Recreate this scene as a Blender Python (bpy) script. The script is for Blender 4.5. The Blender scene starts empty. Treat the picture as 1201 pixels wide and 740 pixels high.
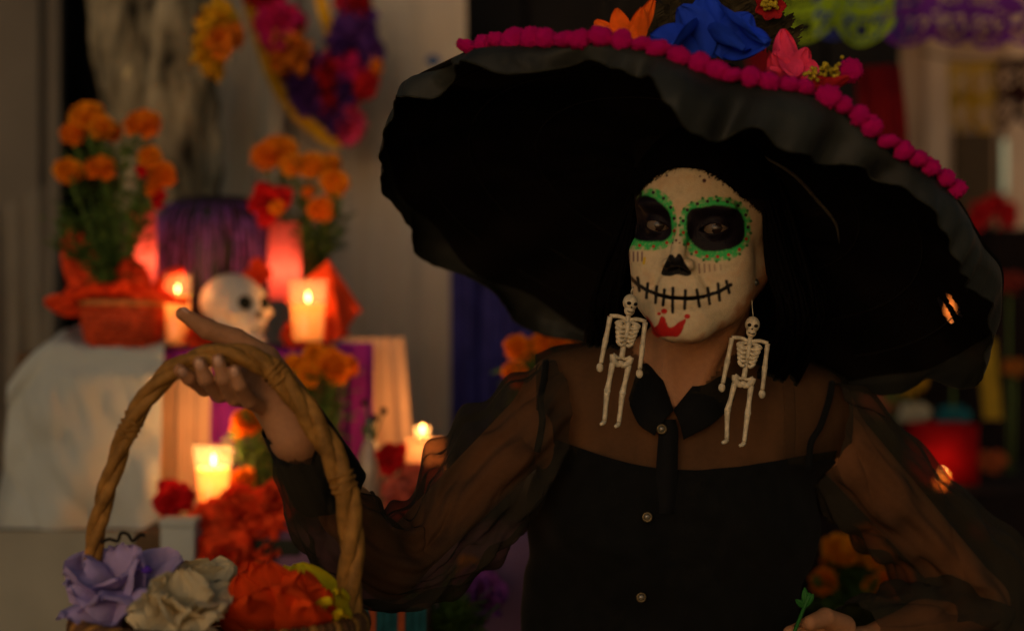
import bpy, bmesh, math, random
import numpy as np
from mathutils import Vector, Matrix, Euler, noise as mnoise
R = math.radians
random.seed(7); np.random.seed(7)
S = bpy.context.scene
C = S.collection
# ------------------------------------------------------------------ camera
FPX = 1201 * 60 / 36.0
CZ = 1.4
cam = bpy.data.cameras.new('camera'); camo = bpy.data.objects.new('camera', cam); C.objects.link(camo)
camo.location = (0, 0, CZ); camo.rotation_euler = (R(90), 0, 0)
cam.lens = 60; cam.sensor_width = 36; cam.clip_start = .05; cam.clip_end = 500
cam.dof.use_dof = True; cam.dof.focus_distance = 1.97; cam.dof.aperture_fstop = 2.0
S.camera = camo
S.view_settings.view_transform = 'Standard'; S.view_settings.look = 'None'
S.view_settings.exposure = 0.0; S.view_settings.gamma = 1.0
# ------------------------------------------------------------------ world and sun (late dusk)
SUN_EL, SUN_AZ = R(11), R(196)
w = bpy.data.worlds.new('World'); S.world = w; w.use_nodes = True
wn = w.node_tree.nodes; wl = w.node_tree.links
bg = wn['Background']; sky = wn.new('ShaderNodeTexSky'); sky.sky_type = 'NISHITA'; sky.sun_disc = False
sky.sun_elevation = R(6); sky.sun_rotation = SUN_AZ
tint = wn.new('ShaderNodeMix'); tint.data_type = 'RGBA'; tint.blend_type = 'MULTIPLY'; tint.inputs[0].default_value = 1
tint.inputs[7].default_value = (1.0, .86, .74, 1)
wl.new(sky.outputs[0], tint.inputs[6]); wl.new(tint.outputs[2], bg.inputs[0]); bg.inputs[1].default_value = 0.09
sl = bpy.data.lights.new('sun', 'SUN'); sl.energy = .43; sl.angle = R(40); sl.color = (1, .85, .68)
so = bpy.data.objects.new('sun', sl); C.objects.link(so)
# light travels from camera-left-front towards the scene
sd = Vector((math.sin(R(16)) * math.cos(SUN_EL), math.cos(R(16)) * math.cos(SUN_EL), -math.sin(SUN_EL)))
so.rotation_euler = sd.to_track_quat('-Z', 'Y').to_euler(); so.location = (-2, -3, 4)

def P(px, py, Y):
    return Vector(((px - 600.5) / FPX * Y, Y, CZ + (370 - py) / FPX * Y))
def A(px, py, Y): return np.array(P(px, py, Y))
def L(n, Y): return n / FPX * Y            # length in metres of n photo pixels at distance Y

# ------------------------------------------------------------------ materials
MATS = {}
def M(name, col, rough=.75, var=.2, scale=40, bump=.15, bscale=None, sss=0, sssr=(.02, .008, .004), emit=None, estr=0,
      spec=.12, sheen=0, attr=None, transl=0, alpha=1, metal=0, streak=None, coat=0):
    m = bpy.data.materials.new(name); m.use_nodes = True; MATS[name] = m
    n = m.node_tree.nodes; l = m.node_tree.links
    b = n['Principled BSDF']; out = n['Material Output']
    tc = n.new('ShaderNodeTexCoord'); no = n.new('ShaderNodeTexNoise'); no.inputs['Scale'].default_value = scale
    no.inputs['Detail'].default_value = 6
    src = tc.outputs['Object']
    if streak:
        mp = n.new('ShaderNodeMapping'); mp.inputs['Scale'].default_value = streak; l.new(src, mp.inputs[0]); src = mp.outputs[0]
    l.new(src, no.inputs['Vector'])
    mr = n.new('ShaderNodeMapRange'); mr.inputs[1].default_value = .3; mr.inputs[2].default_value = .7
    mr.inputs[3].default_value = 1 - var; mr.inputs[4].default_value = 1 + var * .7
    l.new(no.outputs[0], mr.inputs[0])
    mx = n.new('ShaderNodeMix'); mx.data_type = 'RGBA'; mx.blend_type = 'MULTIPLY'; mx.inputs[0].default_value = 1
    if attr:
        at = n.new('ShaderNodeAttribute'); at.attribute_name = attr; l.new(at.outputs[0], mx.inputs[6])
    else: mx.inputs[6].default_value = (*col, 1)
    l.new(mr.outputs[0], mx.inputs[7]); l.new(mx.outputs[2], b.inputs['Base Color'])
    b.inputs['Roughness'].default_value = rough; b.inputs['Specular IOR Level'].default_value = spec
    b.inputs['Metallic'].default_value = metal
    b.inputs['Coat Weight'].default_value = coat
    if sheen: b.inputs['Sheen Weight'].default_value = sheen; b.inputs['Sheen Roughness'].default_value = .5
    if sss:
        b.inputs['Subsurface Weight'].default_value = sss; b.inputs['Subsurface Radius'].default_value = sssr
        b.inputs['Subsurface Scale'].default_value = 1
    if bump:
        bn = n.new('ShaderNodeTexNoise'); bn.inputs['Scale'].default_value = bscale or scale * 3; bn.inputs['Detail'].default_value = 5
        l.new(src, bn.inputs['Vector'])
        bp = n.new('ShaderNodeBump'); bp.inputs['Strength'].default_value = bump; bp.inputs['Distance'].default_value = .004
        l.new(bn.outputs[0], bp.inputs['Height']); l.new(bp.outputs[0], b.inputs['Normal'])
    if emit:
        b.inputs['Emission Color'].default_value = (*emit, 1); b.inputs['Emission Strength'].default_value = estr
    sh = b.outputs[0]
    if transl:
        t = n.new('ShaderNodeBsdfTranslucent'); l.new(mx.outputs[2], t.inputs[0])
        ms = n.new('ShaderNodeMixShader'); ms.inputs[0].default_value = transl
        l.new(sh, ms.inputs[1]); l.new(t.outputs[0], ms.inputs[2]); sh = ms.outputs[0]
    if alpha < 1:
        tr = n.new('ShaderNodeBsdfTransparent'); ms = n.new('ShaderNodeMixShader')
        ms.inputs[0].default_value = alpha; l.new(tr.outputs[0], ms.inputs[1]); l.new(sh, ms.inputs[2]); sh = ms.outputs[0]
    l.new(sh, out.inputs[0])
    return m
def sheer(name, col, a0, a1, dens=False, tcol=(1, .97, .9)):
    """fine black net: denser where it is gathered or shade is put in (density attribute) and at grazing angles"""
    m = bpy.data.materials.new(name); m.use_nodes = True; n = m.node_tree.nodes; l = m.node_tree.links
    b = n['Principled BSDF']; out = n['Material Output']
    b.inputs['Base Color'].default_value = (*col, 1); b.inputs['Roughness'].default_value = .8
    b.inputs['Specular IOR Level'].default_value = .05
    lw = n.new('ShaderNodeLayerWeight'); lw.inputs[0].default_value = .35
    mr = n.new('ShaderNodeMapRange'); mr.inputs[3].default_value = a0; mr.inputs[4].default_value = a1
    l.new(lw.outputs['Facing'], mr.inputs[0])
    tc = n.new('ShaderNodeTexCoord'); no = n.new('ShaderNodeTexNoise'); no.inputs['Scale'].default_value = 18
    mp = n.new('ShaderNodeMapping'); mp.inputs['Scale'].default_value = (1, 1, .35)
    l.new(tc.outputs['Object'], mp.inputs[0]); l.new(mp.outputs[0], no.inputs['Vector'])
    mm = n.new('ShaderNodeMath'); mm.operation = 'MULTIPLY_ADD'; mm.inputs[1].default_value = .35; mm.inputs[2].default_value = -.17
    l.new(no.outputs[0], mm.inputs[0])
    ad = n.new('ShaderNodeMath'); ad.operation = 'ADD'; ad.use_clamp = True
    l.new(mr.outputs[0], ad.inputs[0]); l.new(mm.outputs[0], ad.inputs[1]); f = ad.outputs[0]
    if dens:
        at = n.new('ShaderNodeAttribute'); at.attribute_name = 'density'
        a2 = n.new('ShaderNodeMath'); a2.operation = 'ADD'; a2.use_clamp = True
        l.new(f, a2.inputs[0]); l.new(at.outputs['Fac'], a2.inputs[1]); f = a2.outputs[0]
        cm = n.new('ShaderNodeMix'); cm.data_type = 'RGBA'; cm.clamp_factor = True; l.new(at.outputs['Fac'], cm.inputs[0])
        cm.inputs[6].default_value = (*col, 1); cm.inputs[7].default_value = (.005, .0045, .004, 1); l.new(cm.outputs[2], b.inputs['Base Color'])
    tr = n.new('ShaderNodeBsdfTransparent'); tr.inputs[0].default_value = (*tcol, 1)
    ms = n.new('ShaderNodeMixShader'); l.new(f, ms.inputs[0]); l.new(tr.outputs[0], ms.inputs[1]); l.new(b.outputs[0], ms.inputs[2])
    l.new(ms.outputs[0], out.inputs[0]); MATS[name] = m
    return m
def glassmat():
    m = bpy.data.materials.new('thin glass'); m.use_nodes = True; n = m.node_tree.nodes; l = m.node_tree.links
    g = n.new('ShaderNodeBsdfGlossy'); g.inputs[1].default_value = .08; tr = n.new('ShaderNodeBsdfTransparent'); tr.inputs[0].default_value = (.97, .96, .93, 1)
    fr = n.new('ShaderNodeBsdfTranslucent'); fr.inputs[0].default_value = (.9, .8, .7, 1); m0 = n.new('ShaderNodeMixShader'); m0.inputs[0].default_value = .07
    l.new(tr.outputs[0], m0.inputs[1]); l.new(fr.outputs[0], m0.inputs[2])
    lw = n.new('ShaderNodeLayerWeight'); lw.inputs[0].default_value = .25
    mr = n.new('ShaderNodeMapRange'); mr.inputs[3].default_value = .04; mr.inputs[4].default_value = .5; l.new(lw.outputs['Facing'], mr.inputs[0])
    ms = n.new('ShaderNodeMixShader'); l.new(mr.outputs[0], ms.inputs[0]); l.new(m0.outputs[0], ms.inputs[1]); l.new(g.outputs[0], ms.inputs[2])
    l.new(ms.outputs[0], n['Material Output'].inputs[0]); return m
GLASS = glassmat()

# ------------------------------------------------------------------ objects
def origin(o):
    v = Vector((0, 0, 0))
    while o is not None: v += o.location; o = o.parent
    return v
def mesh(name, V, F, smooth=True):
    me = bpy.data.meshes.new(name)
    V = np.asarray(V, dtype=np.float32).reshape(-1, 3)
    if isinstance(F, np.ndarray) and F.ndim == 2:
        me.vertices.add(len(V)); me.vertices.foreach_set('co', V.ravel())
        k = F.shape[1]; me.loops.add(F.size); me.loops.foreach_set('vertex_index', F.astype(np.int32).ravel())
        me.polygons.add(len(F)); me.polygons.foreach_set('loop_start', np.arange(0, F.size, k, dtype=np.int32))
        me.update(calc_edges=True)
    else:
        me.from_pydata(V.tolist(), [], [tuple(int(i) for i in f) for f in F]); me.update()
    if smooth: me.polygons.foreach_set('use_smooth', [True] * len(me.polygons))
    return me
def add(name, VF, mat, parent=None, world=True, smooth=True, label=None, kind=None):
    V, F = VF[0], VF[1]
    V = np.asarray(V, dtype=np.float64).reshape(-1, 3)
    loc = Vector((0, 0, 0))
    if parent is not None and world: V = V - np.array(origin(parent))
    if parent is None:                      # put the origin at the base of the thing
        c = (V.min(0) + V.max(0)) / 2; c[2] = V[:, 2].min(); V = V - c; loc = Vector(c)
    me = mesh(name, V, F, smooth); o = bpy.data.objects.new(name, me); C.objects.link(o); o.location = loc
    if mat: me.materials.append(mat)
    if parent is not None: o.parent = parent
    if label: o['label'] = label
    if kind: o['kind'] = kind
    return o
def tag(o, label, cat, group=None):
    o['label'] = label; o['category'] = cat
    if group: o['group'] = group
    return o
def thing(name, loc, label, cat, group=None):
    o = bpy.data.objects.new(name, None); C.objects.link(o); o.location = loc; o.empty_display_size = .05
    return tag(o, label, cat, group)
def inst(name, me, parent, loc, rot=(0, 0, 0), sc=1, world=True):
    o = bpy.data.objects.new(name, me); C.objects.link(o); o.parent = parent
    o.location = Vector(loc) - (origin(parent) if world else Vector((0, 0, 0)))
    o.rotation_euler = rot; o.scale = (sc, sc, sc) if not hasattr(sc, '__len__') else sc
    return o
def join(parts):
    Vs, Fs, n = [], [], 0
    for V, F in parts:
        V = np.asarray(V).reshape(-1, 3); Vs.append(V); Fs += [tuple(i + n for i in f) for f in F]; n += len(V)
    return np.concatenate(Vs), Fs
# ------------------------------------------------------------------ shape tools
def catmull(pts, n):
    pts = np.asarray(pts, float); k = len(pts)
    if k < 3: return np.array([pts[0] + (pts[-1] - pts[0]) * t for t in np.linspace(0, 1, n)])
    ext = np.vstack([2 * pts[0] - pts[1], pts, 2 * pts[-1] - pts[-2]]); out = []
    for t in np.linspace(0, k - 1 - 1e-9, n):
        i = int(t); f = t - i; p0, p1, p2, p3 = ext[i:i + 4]
        out.append(.5 * ((2 * p1) + (-p0 + p2) * f + (2 * p0 - 5 * p1 + 4 * p2 - p3) * f * f + (-p0 + 3 * p1 - 3 * p2 + p3) * f ** 3))
    return np.array(out)
def frames(pts):
    pts = np.asarray(pts, float); T = np.gradient(pts, axis=0); T /= np.linalg.norm(T, axis=1)[:, None] + 1e-12
    up = np.array([0, 0, 1.]) if abs(T[0][2]) < .9 else np.array([0, 1., 0])
    N = np.cross(T[0], up); N /= np.linalg.norm(N); Ns = [N]
    for i in range(1, len(pts)):
        N = Ns[-1] - T[i] * np.dot(Ns[-1], T[i]); N /= np.linalg.norm(N); Ns.append(N)
    Ns = np.array(Ns); return T, Ns, np.cross(T, Ns)
def tube(pts, rad, seg=8, n=None, cap=True, fn=None):
    """fn(s, theta) -> radius multiplier"""
    pts = np.asarray(pts, float)
    if n: 
        k = len(pts); r = np.interp(np.linspace(0, k - 1, n), np.arange(k), rad if hasattr(rad, '__len__') else [rad] * k); pts = catmull(pts, n)
    else: r = np.array(rad if hasattr(rad, '__len__') else [rad] * len(pts), float)
    T, N, B = frames(pts); V = []; m = len(pts)
    for i in range(m):
        for j in range(seg):
            a = 2 * math.pi * j / seg; q = r[i] * (fn(i / (m - 1), a) if fn else 1)
            V.append(pts[i] + q * (math.cos(a) * N[i] + math.sin(a) * B[i]))
    F = [(i * seg + j, i * seg + (j + 1) % seg, (i + 1) * seg + (j + 1) % seg, (i + 1) * seg + j) for i in range(m - 1) for j in range(seg)]
    if cap: F += [tuple(range(seg))[::-1], tuple((m - 1) * seg + j for j in range(seg))]
    return np.array(V), F
def lathe(prof, seg=32, c=(0, 0, 0), fn=None, closed=False):
    V = []; m = len(prof)
    for i, (r, z) in enumerate(prof):
        for j in range(seg):
            a = 2 * math.pi * j / seg; q = r * (fn(i / (m - 1), a) if fn else 1)
            V.append((c[0] + q * math.cos(a), c[1] + q * math.sin(a), c[2] + z))
    F = [(i * seg + j, i * seg + (j + 1) % seg, (i + 1) * seg + (j + 1) % seg, (i + 1) * seg + j) for i in range(m - 1) for j in range(seg)]
    return np.array(V), F
def box(a, b, bev=0):
    (x0, y0, z0), (x1, y1, z1) = a, b; e = bev
    if not e:
        V = [(x, y, z) for x in (x0, x1) for y in (y0, y1) for z in (z0, z1)]
        return np.array(V), [(0, 1, 3, 2), (4, 6, 7, 5), (0, 4, 5, 1), (2, 3, 7, 6), (0, 2, 6, 4), (1, 5, 7, 3)]
    bm = bmesh.new(); bmesh.ops.create_cube(bm, size=1)
    for v in bm.verts: v.co = Vector(((x0 + x1) / 2 + v.co.x * (x1 - x0), (y0 + y1) / 2 + v.co.y * (y1 - y0), (z0 + z1) / 2 + v.co.z * (z1 - z0)))
    bmesh.ops.bevel(bm, geom=list(bm.edges), offset=e, segments=2, affect='EDGES', profile=.6)
    V = np.array([v.co[:] for v in bm.verts]); F = [tuple(v.index for v in f.verts) for f in bm.faces]; bm.free(); return V, F
def grid(fn, nu, nv):
    V = np.array([fn(i / (nu - 1), j / (nv - 1)) for i in range(nu) for j in range(nv)])
    F = [(i * nv + j, i * nv + j + 1, (i + 1) * nv + j + 1, (i + 1) * nv + j) for i in range(nu - 1) for j in range(nv - 1)]
    return V, F
def fb(p, s=1, o=3):
    return mnoise.fractal(Vector(p) * s, 1, 2, o)
def nz(p, s=1): return mnoise.noise(Vector(p) * s)
def sphere(c, r, sub=2, amp=0, fs=1, sc=(1, 1, 1)):
    bm = bmesh.new(); bmesh.ops.create_icosphere(bm, subdivisions=sub, radius=1)
    V = []
    for v in bm.verts:
        q = 1 + (amp * nz(v.co + Vector(c), fs) if amp else 0)
        V.append((c[0] + v.co.x * r * sc[0] * q, c[1] + v.co.y * r * sc[1] * q, c[2] + v.co.z * r * sc[2] * q))
    F = [tuple(v.index for v in f.verts) for f in bm.faces]; bm.free(); return np.array(V), F
def xf(VF, mat):
    V = np.asarray(VF[0]); m = np.array(mat); return V @ m[:3, :3].T + m[:3, 3], VF[1]
def drape(fn, nu, nv, thick=.003):
    """open cloth sheet given some thickness"""
    V, F = grid(fn, nu, nv); return V, F
# ------------------------------------------------------------------ signed distance modelling (one continuous skin)
def smin(a, b, k):
    h = np.clip(.5 + .5 * (b - a) / k, 0, 1); return b + (a - b) * h - k * h * (1 - h)
def smax(a, b, k): return -smin(-a, -b, k)
def d_ell(p, c, r):
    q = p - np.array(c, np.float32); r = np.array(r, np.float32)
    k0 = np.sqrt(((q / r) ** 2).sum(1)); k1 = np.sqrt(((q / (r * r)) ** 2).sum(1))
    return k0 * (k0 - 1) / np.maximum(k1, 1e-6)
def d_cap(p, a, b, ra, rb):
    a = np.array(a, np.float32); b = np.array(b, np.float32); ba = b - a; pa = p - a
    h = np.clip(pa @ ba / max(float(ba @ ba), 1e-12), 0, 1); d = pa - h[:, None] * ba
    return np.sqrt((d * d).sum(1)) - (ra + (rb - ra) * h)
def nets(sdf, xs, ys, zs, B=8):
    """sparse surface nets on a rectilinear grid"""
    xs, ys, zs = [np.asarray(a, np.float32) for a in (xs, ys, zs)]
    nb = [(len(a) - 2) // B for a in (xs, ys, zs)]
    cx, cy, cz = [np.array([(a[i * B] + a[(i + 1) * B]) / 2 for i in range(n)]) for a, n in zip((xs, ys, zs), nb)]
    hx, hy, hz = [np.array([(a[(i + 1) * B] - a[i * B]) / 2 for i in range(n)]) for a, n in zip((xs, ys, zs), nb)]
    I, J, K = np.meshgrid(*[np.arange(n) for n in nb], indexing='ij'); I, J, K = I.ravel(), J.ravel(), K.ravel()
    pts = np.stack([cx[I], cy[J], cz[K]], 1).astype(np.float32)
    rad = np.sqrt(hx[I] ** 2 + hy[J] ** 2 + hz[K] ** 2)
    d = sdf(pts); act = np.abs(d) < rad * 1.5 + .004
    I, J, K = I[act] * B, J[act] * B, K[act] * B
    NX, NY, NZ = len(xs), len(ys), len(zs)
    g = np.arange(B + 1); gi, gj, gk = np.meshgrid(g, g, g, indexing='ij')
    keys, verts, edges = [], [], []
    for s in range(0, len(I), 500):
        i, j, k = I[s:s + 500], J[s:s + 500], K[s:s + 500]; m = len(i)
        ii = i[:, None, None, None] + gi; jj = j[:, None, None, None] + gj; kk = k[:, None, None, None] + gk
        X, Y, Z = xs[ii], ys[jj], zs[kk]
        D = sdf(np.stack([X.ravel(), Y.ravel(), Z.ravel()], 1)).reshape(X.shape)
        ng = D < 0; b = slice(0, B); t = slice(1, B + 1)
        cor = [(slice(None),) + (t if a & 1 else b, t if a & 2 else b, t if a & 4 else b) for a in range(8)]
        cnt = sum(ng[c].astype(np.int8) for c in cor); ac = (cnt > 0) & (cnt < 8)
        if not ac.any(): continue
        sx = np.zeros(ac.sum()); sy = sx.copy(); sz = sx.copy(); w_ = sx.copy()
        for a in range(8):
            for ax in (1, 2, 4):
                if a & ax: continue
                c0, c1 = cor[a], cor[a | ax]; d0, d1 = D[c0][ac], D[c1][ac]; x = (d0 < 0) != (d1 < 0)
                f = np.where(x, d0 / np.where(x, d0 - d1, 1), 0)
                for arr, G in ((sx, X), (sy, Y), (sz, Z)):
                    g0, g1 = G[c0][ac], G[c1][ac]; arr += np.where(x, g0 + (g1 - g0) * f, 0)
                w_ += x
        verts.append(np.stack([sx / w_, sy / w_, sz / w_], 1))
        base = ((ii * NY + jj).astype(np.int64) * NZ + kk); keys.append(base[cor[0]][ac])
        for ax, (da, db) in ((1, (NZ, 1)), (2, (NY * NZ, 1)), (4, (NY * NZ, NZ))):
            n0, n1 = ng[cor[0]], ng[cor[ax]]; x = n0 != n1
            if x.any():
                kb = base[cor[0]][x]; fl = n0[x] ^ (ax == 2)
                edges.append(np.stack([kb, kb - da, kb - da - db, kb - db, fl.astype(np.int64)], 1))
    keys = np.concatenate(keys); verts = np.concatenate(verts); o = np.argsort(keys); keys = keys[o]; verts = verts[o]
    E = np.concatenate(edges); idx = np.searchsorted(keys, E[:, :4]); idx = np.minimum(idx, len(keys) - 1)
    ok = (keys[idx] == E[:, :4]).all(1); q = idx[ok]; fl = E[ok, 4].astype(bool)
    q[~fl] = q[~fl][:, ::-1]
    return verts, q
def spaced(segs):
    """[(stop, step), ...] starting at segs[0]"""
    out = [segs[0]]; 
    for stop, step in segs[1:]:
        n = max(1, int(round((stop - out[-1]) / step))); out += list(np.linspace(out[-1], stop, n + 1)[1:])
    return np.array(out)
# ================================================================== PERSON
S.cycles.use_denoising = True; S.cycles.max_bounces = 8; S.cycles.transparent_max_bounces = 24
HS = 1.10                                                     # head scale
def rotz(a): c, s = math.cos(a), math.sin(a); return np.array([[c, -s, 0], [s, c, 0], [0, 0, 1]])
def roty(a): c, s = math.cos(a), math.sin(a); return np.array([[c, 0, s], [0, 1, 0], [-s, 0, c]])
def rotx(a): c, s = math.cos(a), math.sin(a); return np.array([[1, 0, 0], [0, c, -s], [0, s, c]])
HR = roty(R(4)) @ rotz(R(-21)) @ rotx(R(3))
HO = A(802, 265, 1.95) - HR @ (np.array([0, -.088, 0]) * HS)
def h2w(p): return HO + HR @ (np.array(p, float) * HS)
def w2h(p): return ((p - HO.astype(np.float32)) @ HR.astype(np.float32)) / HS
def head_sdf(q):
    """q in head space (metres): x to her left, -y out of the face, z up"""
    d = d_ell(q, (0, .012, .030), (.074, .092, .085))
    d = smin(d, d_ell(q, (0, -.028, .035), (.064, .062, .055)), .03)
    d = smin(d, d_ell(q, (0, -.030, -.030), (.058, .060, .085)), .025)
    ax = np.abs(q[:, 0]); m = q.copy(); m[:, 0] = ax
    d = smin(d, d_cap(m, (.052, .005, -.045), (.016, -.070, -.100), .020, .018), .028)     # jaw
    d = smin(d, d_ell(q, (0, -.080, -.103), (.020, .015, .017)), .02)                      # chin
    d = smin(d, d_ell(m, (.043, -.058, -.030), (.022, .022, .018)), .02)                   # cheekbones
    d = smin(d, d_ell(q, (0, -.070, -.068), (.034, .027, .030)), .022)                     # muzzle
    d = smin(d, d_ell(m, (.040, -.048, -.062), (.020, .024, .028)), .025)                  # cheeks
    d = smin(d, d_ell(m, (.026, -.083, .021), (.026, .010, .008)), .014)                   # brow
    d = smax(d, -d_ell(m, (.032, -.103, .000), (.021, .016, .014)), .012)                  # orbits
    d = smin(d, d_cap(q, (0, -.086, .010), (0, -.109, -.034), .0055, .0085), .010)         # nose
    d = smin(d, d_ell(m, (.0105, -.100, -.040), (.0075, .010, .0065)), .006)
    d = smax(d, -d_ell(m, (.006, -.103, -.0475), (.0035, .006, .004)), .003)
    eb = np.sqrt(((m - np.array((.031, -.0755, -.001), np.float32)) ** 2).sum(1)) - .0135   # lids
    d = smin(d, eb, .005)
    e = m - np.array((.031, -.090, -.0015), np.float32)
    slit = np.maximum(np.abs(e[:, 2] - .12 * e[:, 0]) - np.maximum(.0050 * (1 - (e[:, 0] / .0145) ** 2), -.003), np.abs(e[:, 1]) - .012)
    d = smax(d, -slit, .0015)
    d = smax(d, -d_cap(m, (.0185, -.0955, -.040), (.030, -.0850, -.064), .0014, .0010), .009)   # smile fold
    d = smin(d, d_ell(q, (0, -.0945, -.0705), (.022, .0075, .0045)), .006)                 # lips
    d = smin(d, d_ell(q, (0, -.0925, -.0795), (.018, .0085, .0055)), .006)
    mz = -.0752 + 3.5 * q[:, 0] ** 2
    d = smax(d, -np.maximum(np.maximum(np.abs(q[:, 2] - mz) - .0008, np.abs(q[:, 0]) - .027), q[:, 1] + .088), .003)
    ear = d_ell(m, (.077, .012, -.010), (.005, .017, .030)); ear = smin(ear, d_ell(m, (.0755, .006, -.040), (.004, .008, .009)), .006)
    ear = smax(ear, -d_ell(m, (.083, .010, -.006), (.004, .010, .018)), .004)
    return smin(d, ear, .006)
SR, SL = A(664, 462, 2.13), A(951, 480, 2.15)                 # shoulder joints
ELR, WRR = A(456, 668, 2.03), A(346, 512, 1.805)              # her right arm, raised to the basket
ELL, WRL = A(1152, 706, 2.19), A(1006, 762, 2.07)             # her left arm, hand on the hip
NB = A(806, 452, 2.14)                                        # base of the neck
def torso_sdf(p):
    d = d_ell(p, A(790, 600, 2.14), (.176, .098, .170))
    d = smin(d, d_cap(p, A(700, 480, 2.14), A(910, 488, 2.15), .062, .062), .05)
    d = smin(d, d_cap(p, SR, SL, .048, .048), .05)
    d = smin(d, d_cap(p, NB + (0, .01, .01), SR + (.05, .01, .005), .045, .035), .05)
    d = smin(d, d_cap(p, NB + (0, .01, .01), SL + (-.05, .01, .005), .045, .035), .05)
    d = smin(d, d_ell(p, A(722, 610, 2.075), (.070, .062, .070)), .035)
    d = smin(d, d_ell(p, A(862, 614, 2.080), (.070, .062, .070)), .035)
    d = smin(d, d_ell(p, A(768, 740, 2.15), (.158, .092, .160)), .06)
    d = smin(d, d_ell(p, np.array([A(778, 740, 2.15)[0], 2.16, .87]), (.178, .122, .150)), .06)
    return d
FING = [  # her right hand: finger bones (px, py, Y)
    ([(303, 432, 1.813), (268, 448, 1.803), (240, 455, 1.778), (222, 443, 1.752), (211, 434, 1.742)], (.0115, .0098, .0090, .0083, .0072)),
    ([(312, 442, 1.813), (282, 460, 1.800), (257, 462, 1.768), (241, 444, 1.742), (234, 425, 1.738)], (.0118, .0102, .0094, .0086, .0074)),
    ([(322, 452, 1.812), (296, 470, 1.798), (275, 466, 1.765), (262, 444, 1.740), (256, 422, 1.737)], (.0115, .0100, .0092, .0084, .0072)),
    ([(332, 464, 1.810), (311, 480, 1.796), (292, 470, 1.766), (281, 452, 1.743), (275, 434, 1.739)], (.0108, .0092, .0084, .0077, .0066))]
THUMB = ([(338, 462, 1.815), (312, 420, 1.812), (276, 398, 1.806), (243, 386, 1.796), (214, 368, 1.786)], (.019, .0138, .0118, .0104, .0072))
FINGL = [  # her left hand, a loose fist at the waist
    ([(975, 740, 2.05), (948, 734, 2.025), (928, 743, 2.010), (932, 759, 2.015)], (.012, .0105, .0095, .008)),
    ([(978, 754, 2.05), (948, 752, 2.018), (926, 764, 2.006), (934, 780, 2.015)], (.012, .0105, .0095, .008)),
    ([(980, 770, 2.05), (952, 772, 2.018), (932, 782, 2.006), (940, 796, 2.015)], (.012, .0100, .0090, .008)),
    ([(982, 784, 2.05), (958, 788, 2.020), (942, 798, 2.012), (950, 809, 2.020)], (.011, .0090, .0080, .007)),
    ([(990, 734, 2.05), (968, 724, 2.020), (950, 730, 1.998)], (.014, .0115, .009))]
def hands_sdf(p):
    d = np.full(len(p), 1., np.float32)
    wr = WRR
    for pts, rr in FING + [THUMB]:
        pts = [A(*q) for q in pts]; f = None
        for i in range(len(pts) - 1):
            c = d_cap(p, pts[i], pts[i + 1], rr[i], rr[i + 1]); f = c if f is None else smin(f, c, .003)
        d = smin(d, f + (.0006 if rr is not THUMB[1] else 0), .0022)
    palm = d_cap(p, wr, A(320, 470, 1.813), .024, .024)
    for a, b, r0, r1 in ((wr, A(303, 434, 1.815), .022, .014), (wr, A(313, 444, 1.815), .022, .015), (wr, A(323, 455, 1.814), .022, .015), (wr, A(333, 467, 1.812), .022, .014),
                         (wr, A(308, 428, 1.810), .020, .016)):
        palm = smin(palm, d_cap(p, a, b, r0, r1), .008)
    d = smin(d, palm, .007)
    e = np.full(len(p), 1., np.float32)
    for pts, rr in FINGL:
        pts = [A(*q) for q in pts]; f = None
        for i in range(len(pts) - 1):
            c = d_cap(p, pts[i], pts[i + 1], rr[i], rr[i + 1]); f = c if f is None else smin(f, c, .003)
        e = smin(e, f, .0025)
    pl = d_cap(p, WRL, A(978, 747, 2.05), .024, .020)
    for y in (757, 772, 784): pl = smin(pl, d_cap(p, WRL, A(980, y, 2.05), .022, .015), .008)
    return np.minimum(d, smin(e, pl, .006))
def limb_sdf(p):
    d = d_cap(p, SR, ELR, .042, .032); d = smin(d, d_cap(p, ELR, ELR * .55 + WRR * .45, .031, .029), .02); d = smin(d, d_cap(p, ELR * .5 + WRR * .5, WRR, .028, .0225), .02)
    e = d_cap(p, SL, ELL, .042, .032); e = smin(e, d_cap(p, ELL, ELL * .55 + WRL * .45, .028, .026), .02); e = smin(e, d_cap(p, ELL * .5 + WRL * .5, WRL, .029, .0225), .02)
    return np.minimum(d, e)
NECK_A, NECK_B = h2w((0, .028, -.055)), NB + (0, .01, -.02)
def neck_sdf(p):
    d = d_cap(p, NECK_A, NECK_B, .055, .058)
    for s in (-1, 1):                                         # the two cords down to the notch
        d = smin(d, d_cap(p, h2w((s * .052, .015, -.06)), A(797 + s * 9, 474, 2.07), .010, .008), .012)
    for s in (-1, 1):                                         # collar bones
        d = smin(d, d_cap(p, A(800 + s * 14, 482, 2.072), A(800 + s * 110, 470, 2.11), .007, .006), .014)
    return d
def body_sdf(p):
    p = p.astype(np.float32)
    d = smin(smin(torso_sdf(p), neck_sdf(p), .035), limb_sdf(p), .022)
    near = ((p[:, 0] < -.20) | (p[:, 2] < 1.10)); 
    hd = np.full(len(p), 1., np.float32)
    if near.any(): hd[near] = hands_sdf(p[near])
    d = smin(d, hd, .012)
    hn = np.full(len(p), 1., np.float32); q = w2h(p); nh = (q ** 2).sum(1) < .19 ** 2
    if nh.any(): hn[nh] = head_sdf(q[nh]) * HS
    return smin(d, hn, .014)
fx0 = HO[0] - .115; fx1 = HO[0] + .115
XS = spaced([-.45, (-.42, .004), (-.245, .0016), (fx0, .0035), (fx1, .0012), (.33, .003), (.42, .002), (.66, .0035), (.68, .004)])
YS = spaced([1.68, (1.84, .0017), (1.875,.0025), (2.00, .0012), (2.06, .002), (2.34, .0035)])
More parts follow.
